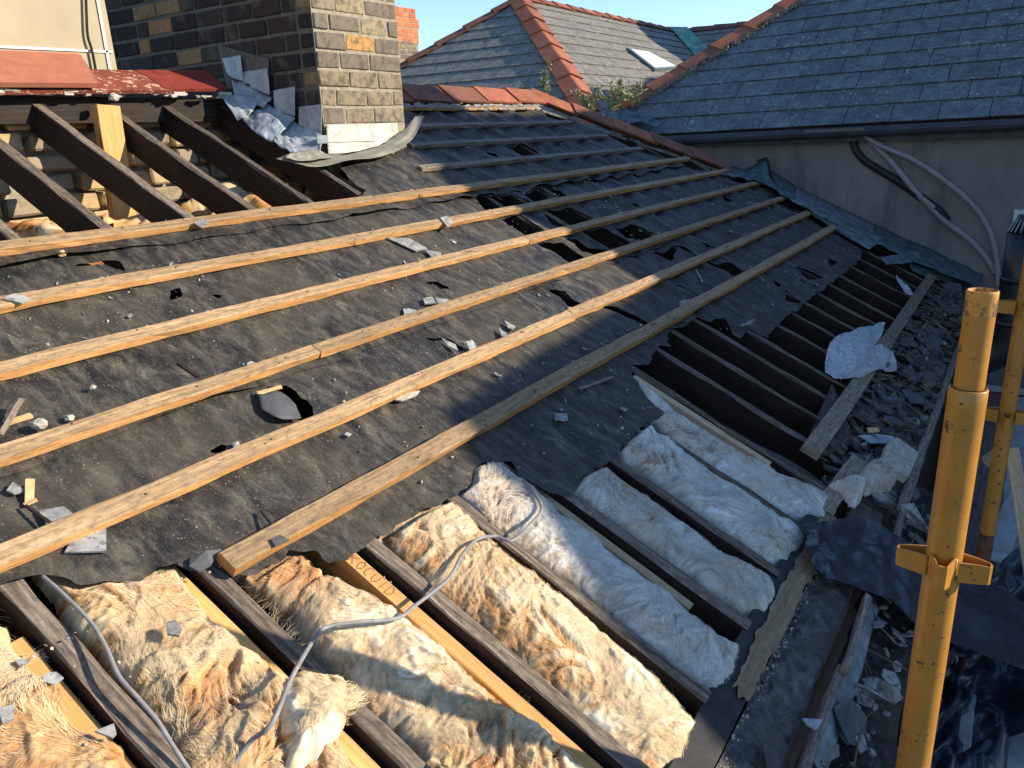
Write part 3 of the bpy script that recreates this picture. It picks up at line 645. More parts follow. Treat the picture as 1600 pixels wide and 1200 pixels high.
# ---------------------------------------------------------------- party wall behind the rafters
PW = thing('party_wall', 'rough yellow brick wall seen between the bare rafters', 'wall', (1.5, 3.75, -.5))
v_, f_ = boxv((1.4, 3.80, -.15), XYZ, (4.4, .16, .78)); obj('mortar_core', v_, f_, MORTAR, PW)
z = -.52; row = 0
while z < .17:
    x = -.4-(row % 2)*.13
    while x < 3.3:
        L = .12+.13*random.random(); hgt = .065+.012*random.random()
        if random.random() > .05:
            v, f = chbox((x+L/2, 3.70+(random.random()-.5)*.03, z+.04), XYZ, (L-.016, .1, hgt), .010, .014); obj('brick', v, f, BR_BUFF, PW)
        x += L+.008
    z += .088; row += 1

# ---------------------------------------------------------------- main chimney
CX, CY = 2.945, 3.045
CH = thing('brick_chimney', 'big sooty brick chimney stack wrapped in lead flashing at its foot', 'chimney', (CX+.3, CY+.8, -.4))
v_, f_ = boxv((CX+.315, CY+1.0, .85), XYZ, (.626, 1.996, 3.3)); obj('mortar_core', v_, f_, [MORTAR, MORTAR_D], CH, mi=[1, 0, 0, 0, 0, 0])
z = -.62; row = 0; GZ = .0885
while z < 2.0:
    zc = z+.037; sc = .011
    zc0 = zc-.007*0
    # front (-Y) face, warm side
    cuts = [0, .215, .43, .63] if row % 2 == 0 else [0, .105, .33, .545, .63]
    if row % 3 == 2: cuts = [0, .16, .375, .63]
    for k, (a, b) in enumerate(zip(cuts[:-1], cuts[1:])):
        pr = (random.random()-.5)*.008
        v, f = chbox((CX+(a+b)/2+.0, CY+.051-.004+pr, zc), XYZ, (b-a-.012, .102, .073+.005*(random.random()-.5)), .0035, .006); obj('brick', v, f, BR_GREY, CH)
    # left (-X) face, sooty
    y = CY+(.006 if row % 2 else .0)+.106
    first = .10 if row % 2 == 0 else .215
    k = 0
    while y < CY+1.96:
        L = first if k == 0 else (.222 if random.random() > .18 else .11); L = min(L, CY+1.99-y)
        if L > .05:
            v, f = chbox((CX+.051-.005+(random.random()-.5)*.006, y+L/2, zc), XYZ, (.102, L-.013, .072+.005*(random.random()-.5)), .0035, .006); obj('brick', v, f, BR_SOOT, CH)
        y += L+.001; k += 1
    # sooty end of the corner brick seen from the left
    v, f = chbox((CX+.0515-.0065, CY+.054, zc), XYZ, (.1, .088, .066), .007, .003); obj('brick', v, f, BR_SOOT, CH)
    z += GZ; row += 1
def xl(px, py, dx=0): p = atX(px, py, CX-.012); p = p*((CX-.012-dx)/(CX-.012)) if dx else p; return p
def flash(pts, t=.002, mat=LEAD, name='lead_flashing', crump=.004, dx=.0, sd=1):
    A, B = pts; v, f, uv = loft(A, B, 34, 16, crump*1.1, 13, sd); return solid(obj(name, v, f, mat, CH, uvs=uv, smooth=True), t, 0)
flash(([xl(347, 91, .02), xl(376, 86, .02)], [xl(356, 117, .03), xl(367, 123, .05), xl(380, 127, .03)]), sd=1)
flash(([xl(376, 113, .015), xl(392, 110, .015)], [xl(377, 130, .02), xl(392, 132, .02)]), sd=8)
flash(([xl(392, 111, .02), xl(418, 106, .02)], [xl(391, 137, .03), xl(421, 149, .04)]), sd=2)
flash(([xl(428, 141, .02), xl(461, 135, .02)], [xl(428, 172, .03), xl(461, 182, .04)]), sd=3)
flash(([xl(467, 167, .02), xl(503, 163, .02)], [xl(467, 196, .03), xl(502, 210, .03)]), sd=4)
flash(([xl(361, 119, .02), xl(392, 137, .02), xl(426, 153, .02)], [xl(366, 147, .12), xl(385, 160, .12), xl(412, 166, .10)]), sd=5, crump=.01)
flash(([xl(345, 150, .22), xl(364, 147, .14), xl(398, 158, .10)], [xl(371, 188, .24), xl(388, 182, .2), xl(402, 162, .12)]), sd=6, crump=.008)
flash(([xl(410, 157, .03), xl(430, 170, .03), xl(461, 184, .03)], [xl(402, 182, .14), xl(425, 194, .14), xl(444, 201, .12)]), sd=7, crump=.01)
flash(([xl(402, 170, .12), xl(428, 182, .13), xl(446, 199, .12)], [xl(378, 186, .2), xl(400, 208, .22), xl(425, 222, .2)]), sd=9, crump=.01)
flash(([xl(448, 184, .02), xl(475, 197, .02), xl(506, 212, .02)], [xl(432, 206, .13), xl(462, 226, .13), xl(500, 237, .10)]), sd=10, crump=.01)
flash(([xl(430, 205, .14), xl(462, 224, .14), xl(500, 236, .10)], [xl(428, 222, .2), xl(452, 236, .22), xl(480, 241, .17)]), sd=11, crump=.01)
yf = CY-.016
def yl(px, py, dy=0): return atY(px, py, yf-dy)
flash(([yl(510, 195), yl(565, 194), yl(621, 192)], [yl(511, 223, .01), yl(565, 221, .012), yl(600, 220, .01), yl(622, 207)]), mat=LEAD_W, crump=.002, sd=20)
flash(([yl(511, 222, .0), yl(560, 220), yl(608, 219)], [yl(513, 240, .06), yl(548, 238, .07), yl(590, 228, .05)]), mat=LEAD_W, crump=.003, sd=21)
flash(([yl(494, 212, .02), yl(511, 211, .02)], [yl(496, 225, .03), yl(512, 224, .03)]), mat=LEAD_D, crump=.001, sd=22)
flash(([yl(470, 236, .02), yl(512, 240, .05), yl(556, 239, .07), yl(598, 226, .04), yl(628, 206, .0), yl(648, 183, -.02)], [yl(430, 247, .10), yl(488, 262, .17), yl(540, 252, .18), yl(595, 245, .15), yl(640, 222, .08), yl(663, 181, -.02)]), mat=LEAD_OLD, crump=.010, sd=23)
flash(([yl(600, 224, .02), yl(628, 206, .0), yl(650, 186, -.03)], [yl(610, 226, .03), yl(634, 210, .01), yl(661, 174, -.03)]), mat=LEAD_GRN, crump=.004, sd=24)
flash(([yl(452, 240, .1), yl(480, 234, .08), yl(505, 238, .06)], [yl(446, 247, .14), yl(475, 251, .16), yl(520, 246, .12)]), mat=LEAD_OLD, crump=.008, sd=26)
flash(([xl(340, 70, .003), xl(420, 92, .003)], [xl(356, 140, .003), xl(420, 140, .003)]), mat=MORTAR_D, name='render_patch', crump=.002, sd=25)

# cream rendered wall above the left ridge
CW = thing('cream_wall', 'cream rendered wall with painted lines behind the left ridge', 'wall', (1, 3.8, .2))
v_, f_ = boxv((.12, 3.97, 1.4), XYZ, (4.5, .3, 2.5)); obj('render_panel', v_, f_, CREAM, CW)
for a, b, w in [((-40, 71), (176, 81), .005), ((152, -4), (172, 108), .006)]:
    A = atY(*a, 3.812); B = atY(*b, 3.812); d = unit(B-A); s = np.cross(d, (0, 1, 0)); v, f = prism([A+s*w, B+s*w, B-s*w, A-s*w], (0, -1, 0), .004); obj('painted_line', v, f, WHITE, CW)
v_, f_ = tube(spline([atY(134, -12, 3.80), atY(135, 20, 3.80), atY(137, 55, 3.80), atY(144, 80, 3.80), atY(150, 112, 3.80)]), .006, 6); tag(obj('cable', v_, f_, BLACKCABLE), 'thin black cable hanging down the cream wall', 'cable')

# ================================================================== SLATED ROOFS
def clip_poly(poly, clip):
    out = list(poly)
    n = len(clip); area = sum(clip[i][0]*clip[(i+1) % n][1]-clip[(i+1) % n][0]*clip[i][1] for i in range(n)); sg = 1 if area > 0 else -1
    for i in range(n):
        a, b = clip[i], clip[(i+1) % n]; inp = out; out = []
        side = lambda p: sg*((b[0]-a[0])*(p[1]-a[1])-(b[1]-a[1])*(p[0]-a[0]))
        for k in range(len(inp)):
            p, q = inp[k], inp[(k+1) % len(inp)]; sp, sq = side(p), side(q)
            if sp >= 0: out.append(p)
            if (sp >= 0) != (sq >= 0): t = sp/(sp-sq); out.append((p[0]+(q[0]-p[0])*t, p[1]+(q[1]-p[1])*t))
        if not out: return []
    return out
def slates(root, O, A, B, poly, gauge, wid, mat, limit, off=0, gap=.006):
    """slates on the plane through O with level axis A and up-slope axis B, kept inside poly (coordinates along A, B)"""
    O = np.array(O, float); nrm = np.cross(A, B); nrm = nrm if nrm[2] > 0 else -nrm
    xs = [p[0] for p in poly]; ys = [p[1] for p in poly]; cache = {}; rest = MB(); cnt = 0
    r = int(math.floor(min(ys)/gauge)); full = []
    while r*gauge < max(ys):
        x = math.floor(min(xs)/wid)*wid+(wid/2 if r % 2 else 0)-wid+off
        while x < max(xs):
            dx = (random.random()-.5)*.006
            q = [(x+gap/2, r*gauge), (x+wid-gap/2, r*gauge), (x+wid-gap/2, (r+1)*gauge+.02), (x+gap/2, (r+1)*gauge+.02)]
            c = clip_poly(q, poly)
            if len(c) >= 3 and abs(sum(c[i][0]*c[(i+1) % len(c)][1]-c[(i+1) % len(c)][0]*c[i][1] for i in range(len(c)))) > .002:
                tilt = .014; hj = random.random()*.003
                p3 = [O+A*a+B*b+nrm*(.006+hj+tilt*(1-(b-r*gauge)/gauge)) for a, b in c]
                v, f = prism(p3, nrm, .008)
                if cnt < limit: full.append((v, f)); cnt += 1
                else: rest.add(v, f)
            x += wid
        r += 1
    for v, f in full: obj('slate', v, f, mat, root)
    if rest.v: rest.obj('slate_courses', mat, root, kind='stuff')
    return cnt
p35 = rad(35)
# ---- right-hand building
RB = thing('neighbouring_house', 'grey rendered house with blue-grey slate roof on the right', 'house', (9, 1, -3))
RX = 7.80
v_, f_ = boxv((RX+3.0, .68, -2.97), XYZ, (6.0, 7.3, 5.7)); obj('rendered_wall', v_, f_, RENDER, RB)
EO = np.array([7.69, 0, -.035]); A_ = unit((0, 1, -.012)); B_ = unit((math.cos(p35), 0, math.sin(p35)))
# hip line in the plane
def rrp(px, py):
    n = np.cross(A_, B_); d = ray(px, py); p = d*((n@EO)/(n@d)); q = p-EO; return (q@A_, q@B_)
h0 = rrp(965, 168); h1 = rrp(1235, -2); hh = ((h0[0]-h1[0])/(h1[1]-h0[1]))
top = 4.2; yh_top = h0[0]-(top-h0[1])*hh; yh_bot = h0[0]+(h0[1]-0)*hh
ptsR = [(-2.9, 0), (4.18, 0), (4.18, h0[1]-(4.18-h0[0])/hh if hh else .2), (h0[0], h0[1]), (yh_top, top), (-2.9, top)]
ptsR[1] = (min(yh_bot, 4.25), 0); ptsR[2] = (h0[0]+(h0[1]-.02)*hh, .02)
slates(RB, EO, A_, B_, ptsR, .269, .372, SLATE, 300)
cell('roof_deck', [EO+A_*a+B_*b for a, b in ptsR], unit(np.cross(B_, A_))*(-1 if np.cross(B_, A_)[2] < 0 else 1), .03, DARKVOID, RB)
# far side of its hip
Hb = EO+A_*ptsR[2][0]+B_*.02; Ht = EO+A_*yh_top+B_*top
cell('roof_deck', [Hb, Ht, Ht+np.array([3, 0, 0]), (Hb[0]+8, Hb[1], Hb[2])], unit((0, .5, 1)), .03, SLATE_OLD, RB)
hipd = unit(Ht-Hb)
side1 = unit(np.cross(hipd, np.cross(A_, B_))); side1 = side1 if side1[1] < 0 else -side1
n2 = unit((0, .57, .82)); side2 = unit(np.cross(hipd, n2)); side2 = side2 if side2[0] > 0 else -side2
hipl = np.linalg.norm(Ht-Hb); s0 = np.linalg.norm((EO+A_*h0[0]+B_*h0[1])-Hb)
P0 = Hb+hipd*(s0-.05)+np.array([0, 0, .045]); P1 = Ht+np.array([0, 0, .045])
tile_run(P0, P1, int(np.linalg.norm(P1-P0)/.42), side1, side2, .195, TERRA, RB, 'hip_tile', mats=[TERRA, TERRA, TERRA_DK, TERRA], lift=.02)
mb = MB()
for k in range(320):
    c = P0+hipd*random.random()*3.6+side1*(.185+.025*random.random())-np.array([0, 0, .03*random.random()]); v, f = boxv(c, XYZ, (.018+.022*random.random(),)*3, .02); mb.add(v, f)
mb.obj('bedding_mortar', MOSS, RB, kind='stuff')
# eaves gutter, fascia, soffit shadow line
gl = [EO+A_*y+np.array([-.02, 0, -.055]) for y in (-2.9, 4.2)]
v_, f_ = tube([gl[0], gl[1]], .045, 10); obj('gutter', v_, f_, simple('dark_gutter', (.045, .05, .06), .5, 5, .4), RB)
v_, f_ = boxv((7.755, .68, -.135), XYZ, (.085, 7.2, .11)); obj('fascia', v_, f_, simple('dark_fascia', (.05, .055, .065), .6, 6, .4, c2=(.10, .11, .12)), RB)
a = EO+A_*1.55; v_, f_ = boxv(a+np.array([-.055, 0, -.035]), XYZ, (.012, .5, .022)); obj('fascia_strip', v_, f_, W_PLANK, RB)
# windows of the rendered wall
def window(root, X, y0, y1, z0, z1):
    c = ((y0+y1)/2, (z0+z1)/2)
    for (ya, yb_, za, zb) in [(y0, y1, z1-.05, z1), (y0, y1, z0, z0+.05), (y0, y0+.05, z0+.05, z1-.05), (y1-.05, y1, z0+.05, z1-.05)]:
        v, f = boxv((X-.02, (ya+yb_)/2, (za+zb)/2), XYZ, (.06, yb_-ya, zb-za)); 
        if za == z1-.05 and zb == z1: fr = obj('window_frame', v, f, UPVC, root)
        else: obj('window_frame', v, f, UPVC, root)
    v, f = boxv((X-.012, c[0], c[1]), XYZ, (.02, y1-y0-.1, z1-z0-.1)); obj('window_pane', v, f, GLASS, root)
window(RB, RX-.005, -.9, .10, -1.45, -.77)
window(RB, RX-.005, -.9, .28, -2.35, -1.75)
# abutment flashing along the wall
FL = thing('abutment_flashing', 'buckled blue-grey lead flashing where the bare roof meets the rendered wall', 'flashing', (7.6, 1.3, -.7))
def fl2(A, B, mat, sd, cr=.012, nm='flashing_piece'):
    v, f, uv = loft(A, B, 20, 8, cr, 16, sd); solid(obj(nm, v, f, mat, FL, uvs=uv, smooth=True), .003, 0)
wl = lambda px, py: atX(px, py, RX-.012)
seg = [(1198, 262), (1245, 292), (1300, 318), (1370, 352), (1450, 388), (1537, 430)]
low = [(1196, 290), (1235, 312), (1268, 338), (1345, 380), (1400, 402), (1450, 425), (1520, 446)]
for k in range(5):
    a, b = seg[k], seg[k+1]; c = [(1190, 283), (1238, 314), (1288, 340), (1362, 376), (1440, 414), (1525, 445)]
    fl2([wl(*a), wl(*b)], [rp(c[k][0], c[k][1], .05), rp(c[k+1][0]+3, c[k+1][1]+2, .05)], LEAD_GRN if k in (0, 3, 4) else LEAD_D, 30+k)
fl2([rp(1285, 322, .06), rp(1320, 345, .06), rp(1385, 372, .06)], [rp(1290, 344, .035), rp(1320, 366, .03), rp(1358, 390, .03)], LEAD_D, 41, .008)
fl2([rp(1232, 305, .05), rp(1262, 322, .05), rp(1285, 335, .05)], [rp(1262, 330, .03), rp(1290, 350, .03), rp(1345, 384, .02)], FRAG_D, 42, .012)
fl2([rp(1375, 402, .04), rp(1400, 398, .05), rp(1436, 392, .06)], [rp(1385, 413, .03), rp(1410, 412, .03), rp(1440, 408, .05)], LEAD_D, 43, .008)
fl2([wl(1130, 262), wl(1165, 262), wl(1198, 247)], [rp(1128, 272, .03), rp(1165, 280, .03), rp(1205, 292, .04)], LEAD_GRN, 44, .03)
fl2([wl(1184, 250), wl(1199, 246)], [wl(1188, 282), rp(1212, 292, .05)], FELT, 45, .01)
fl2([rp(1420, 410, .03), rp(1470, 425, .03), rp(1530, 442, .02)], [rp(1425, 424, -.02), rp(1470, 440, -.02), rp(1520, 452, -.02)], LEAD_GRN, 46, .01)
# conduits
q4 = lambda x, y: (1100+x/3.2, 100+y/3.2)
def pipe(name, pts, r, mat, lab, cat, X=RX-.03, g=None):
    v, f = tube(spline([atX(*q4(*p), X) for p in pts]), r, 8); o = tag(obj(name, v, f, mat, smooth=True), lab, cat); return o
pipe('conduit', [(690, 300), (800, 360), (900, 450), (980, 540), (1060, 640), (1130, 710), (1210, 790), (1330, 880), (1420, 980), (1460, 1050)], .027, CONDUIT, 'lower grey conduit sagging across the rendered wall, held by two clips', 'conduit')
pipe('conduit', [(710, 290), (800, 358), (900, 415), (1050, 480), (1200, 580), (1320, 680), (1400, 780), (1450, 900), (1470, 1050), (1468, 1110)], .023, CONDUIT, 'upper pale conduit bowing out in a wide arc on the rendered wall', 'conduit', X=RX-.07)
pipe('cable', [(742, 345), (755, 420), (800, 480), (860, 520), (960, 580), (1090, 670), (1180, 740), (1215, 785)], .034, BLACKCABLE, 'thick black cable looping below the conduits on the rendered wall', 'cable', X=RX-.02)
for k, (x, y) in enumerate([(1122, 690), (1212, 785)]):
    a = atX(*q4(x, y), RX-.05); v, f = boxv(a, np.array([XYZ[0], unit((0, 1, .8)), unit((0, -.8, 1))]), (.05, .14, .025)); tag(obj('pipe_clip', v, f, CONDUIT), ['upper clip holding the lower conduit to the wall', 'lower clip holding the lower conduit to the wall'][k], 'clip', 'clips on the conduit')

# ---- hipped roof in the background
HR = thing('hipped_roof', 'weathered hipped slate roof with terracotta hips behind the ridge', 'roof', (11, 6.8, 0))
AP = np.array([10.79, 6.78, 1.917]); tp = math.tan(p35); c35 = math.cos(p35)
zb = -.9; drop = AP[2]-zb; run = drop/tp; sl_ = drop/math.sin(p35)
A1 = np.array([0, 1., 0]); B1 = np.array([c35, 0, math.sin(p35)])
slates(HR, AP, A1, B1, [(-run, -sl_), (run, -sl_), (0, 0)], .269, .372, SLATE_OLD, 150, off=.1)
A2 = np.array([1., 0, 0]); B2 = np.array([0, c35, math.sin(p35)])
slates(HR, AP, A2, B2, [(-run, -sl_), (9.0-run*.2, -sl_), (7.2, 0), (0, 0)], .269, .372, SLATE_OLD, 150, off=.05)
base = AP-np.array([run, run, drop]); base2 = AP+np.array([-run, run, -drop])
nl = unit((-math.sin(p35), 0, c35)); nf_ = unit((0, -math.sin(p35), c35))
cell('roof_deck', [AP, base, base2], nl, .04, DARKVOID, HR); cell('roof_deck', [AP, AP+np.array([9, 0, 0]), base+np.array([run+9, 0, 0]), base], nf_, .04, DARKVOID, HR)
cell('roof_deck', [AP, AP+np.array([9, 0, 0]), base2+np.array([run+9, 0, 0]), base2], unit((0, math.sin(p35), c35)), .04, SLATE_OLD, HR)
d1 = unit(base-AP); sA = unit(np.cross(d1, nl)); sA = sA if sA[1] > 0 else -sA; sB = unit(np.cross(d1, nf_)); sB = sB if sB[0] > 0 else -sB
zz = np.array([0, 0, .05])
tile_run(base*.62+AP*.38+zz, AP+zz, 8, sA, sB, .19, TERRA, HR, 'hip_tile', lift=.025)
tile_run(base+zz, base*.62+AP*.38+zz, 5, sA, sB, .19, TERRA, HR, 'hip_tile', lift=.025)
d2 = unit(base2-AP); sC = unit(np.cross(d2, nl)); sC = sC if sC[1] < 0 else -sC; nb_ = unit((0, math.sin(p35), c35)); sD = unit(np.cross(d2, nb_)); sD = sD if sD[0] > 0 else -sD
tile_run(base2+zz, AP+zz, 13, sC, sD, .15, TERRA_DK, HR, 'hip_tile', lift=.025)
tile_run(AP+zz, AP+np.array([6.2, 0, 0])+zz, 13, unit((0, -c35, -.57)), unit((0, c35, -.57)), .15, TERRA, HR, mats=[TERRA, TERRA_DK], lift=.02)
# rooflight
rl = lambda px, py, h: (lambda d: d*(((nf_@AP)+h)/(nf_@d)))(ray(px, py))
rlp = [rl(980, 74, .06), rl(1012, 79, .06), rl(1062, 105, .06), rl(1024, 108, .06)]
cell('rooflight_frame', rlp, nf_, .08, simple('rooflight_frame_grey', (.10, .14, .14), .5, 8, .3), HR)
rlg = [p*.86+sum(rlp)/4*.14+nf_*.004 for p in rlp]; cell('rooflight_pane', rlg, nf_, .003, simple('whitened_glass', (.62, .62, .58), .35, 9, .15), HR)
# wing at the far right with its ridge and the verdigris valley
WG = thing('far_wing_roof', 'far slate wing with a terracotta ridge against the sky', 'roof', (17.5, 4.5, 0))
X3 = 16.95; Z3 = AP[2]
O3 = np.array([X3, AP[1], Z3])
slates(WG, O3+np.array([0, 0, 0]), np.array([0, 1., 0]), B1, [(-4.6, -3.2), (-.0, -3.2), (-.0, 0), (-4.6, 0)], .269, .372, SLATE_OLD, 160)
cell('roof_deck', [O3+np.array([0, -4.6, 0]), O3, O3+np.array([-3.2*c35, 0, -3.2*math.sin(p35)]), O3+np.array([-3.2*c35, -4.6, -3.2*math.sin(p35)])], nl, .04, DARKVOID, WG)
cell('roof_deck', [O3+np.array([0, -4.6, 0]), O3, O3+np.array([3*c35, 0, -3*math.sin(p35)]), O3+np.array([3*c35, -4.6, -3*math.sin(p35)])], unit((.57, 0, c35)), .04, SLATE_OLD, WG)
tile_run(O3+np.array([0, .1, .04]), O3+np.array([0, -4.6, .04]), 10, unit((-c35, 0, -.57)), unit((c35, 0, -.57)), .17, TERRA_DK, WG, lift=.02)
VA = O3+np.array([-.15, -.15, -.05]); VB = O3+np.array([-2.2, -2.2, -2.2*tp])+0
vd = unit(VB-VA); vs_ = unit(np.cross(vd, (0, 0, 1))); v, f, uv = loft([VA+vs_*.22+np.array([0, 0, .12]), VB+vs_*.22+np.array([0, 0, .12])], [VA-vs_*.16+np.array([0, 0, .12]), VB-vs_*.16+np.array([0, 0, .12])], 12, 6, .02, 10, 4)
solid(obj('valley_lining', v, f, simple('green_copper_valley', (.10, .27, .22), .6, 6, .4, c2=(.22, .42, .33)), WG, uvs=uv), .01)
# far red chimney
FC = thing('far_chimney', 'distant chimney with an orange corbelled brick head and clay pot', 'chimney', (11.2, 10.6, 1))
fcp = lambda px, py: atY(px, py, 10.2)
cl = fcp(604, 60)[0]; cr_ = fcp(655, 60)[0]; wC = cr_-cl; cxm = (cl+cr_)/2
zt_ = fcp(630, 17)[2]; z1 = fcp(630, 42)[2]; z2 = fcp(630, 66)[2]; z3 = fcp(630, 160)[2]
def bricks_ring(z0, z1_, w, gz, L, mat):
    z = z0; r = 0
    while z < z1_-.01:
        n = max(2, round(w/L)); 
        for k in range(n+1):
            a = -w/2+(k-(.5 if r % 2 else 0))*w/n; b = a+w/n; a = max(a, -w/2); b = min(b, w/2)
            if b-a < .03: continue
            v, f = chbox((cxm+(a+b)/2, 10.2+.05, z+gz/2), XYZ, (b-a-.012, .1, gz-.012), .005, .004); obj('brick', v, f, mat, FC)
            v, f = chbox((cxm-w/2+.05-.001, 10.2+.12+(a+b)/2+w/2, z+gz/2), XYZ, (.1, b-a-.012, gz-.012), .005, .004); obj('brick', v, f, mat, FC)
        z += gz; r += 1
    v, f = boxv((cxm, 10.2+w/2+.006, (z0+z1_)/2), XYZ, (w-.012, w, z1_-z0)); obj('mortar_core', v, f, MORTAR, FC)
bricks_ring(z3, z2, wC*.92, .085, .22, BR_GREY); bricks_ring(z2, z1, wC*1.0, .085, .22, BR_RED); bricks_ring(z1+.002, z1+.17, wC*1.08, .085, .22, BR_RED); bricks_ring(z1+.172, zt_, wC*.9, .085, .22, BR_RED)
v_, f_ = tube([(cxm-.16, 10.45, zt_), (cxm-.16, 10.45, zt_+.1), (cxm-.16, 10.45, zt_+.9)], [.16, .135, .12], 14); obj('chimney_pot', v_, f_, simple('buff_clay', (.52, .30, .17), .8, 6, .15), FC, smooth=True)

# weeds
def weed(name, P, n, h, spread, lab, sd):
    random.seed(sd); root = thing(name, lab, 'plant', P); P = np.array(P, float); mbs = MB(); mbl = MB()
    for k in range(n):
        a = random.random()*6.28; h_ = h; tip = P+np.array([math.cos(a)*spread*random.random(), math.sin(a)*spread*random.random(), h*(.5+.5*random.random())]); mid = (P+tip)/2+np.array([0, 0, h*.12])
        path = spline([P+(rng.random(3)-.5)*np.array([spread, spread, 0])*.7, mid, tip], 5); v, f = tube(path, .004, 4); mbs.add(v, f)
        for q in path[2:]:
            for m in range(4):
                d = unit(rng.random(3)-.5+np.array([0, 0, .1])); s = unit(np.cross(d, rng.random(3)-.5)); L = .03+.035*random.random()
                mbl.add([q, q+d*L*.5+s*L*.16, q+d*L, q+d*L*.5-s*L*.16], [(0, 1, 2, 3)])
    mbs.obj('stem', STEM, root); mbl.obj('foliage', LEAF, root)
dl = lambda px, py: (lambda d: d*((nl@AP+.02)/(nl@d)))(ray(px, py))
weed('weed', dl(852, 155), 7, .42, .12, 'upright weed growing through the hipped roof slope above the hip tiles', 3)
weed('weed', atX(925, 182, 8.1), 12, .30, .3, 'leafy weed cluster at the foot of the terracotta hip', 4)
weed('weed', atX(960, 178, 8.0), 14, .34, .30, 'tangled weed in the valley between the two slate roofs', 5)
weed('weed', atX(990, 165, 7.95), 6, .22, .2, 'small weed sprouting at the lowest hip tile of the right roof', 6)
v_, f_, uv_ = loft([atX(925, 176, 8.0), atX(960, 168, 8.0), atX(1000, 176, 7.9)], [atX(940, 192, 7.7), atX(975, 196, 7.6), atX(1040, 192, 7.62)], 16, 8, .05, 12, 9); tag(solid(obj('valley_lead', v_, f_, LEAD_GRN, uvs=uv_, smooth=True), .004), 'crumpled green lead valley below the weeds', 'flashing')
random.seed(21)

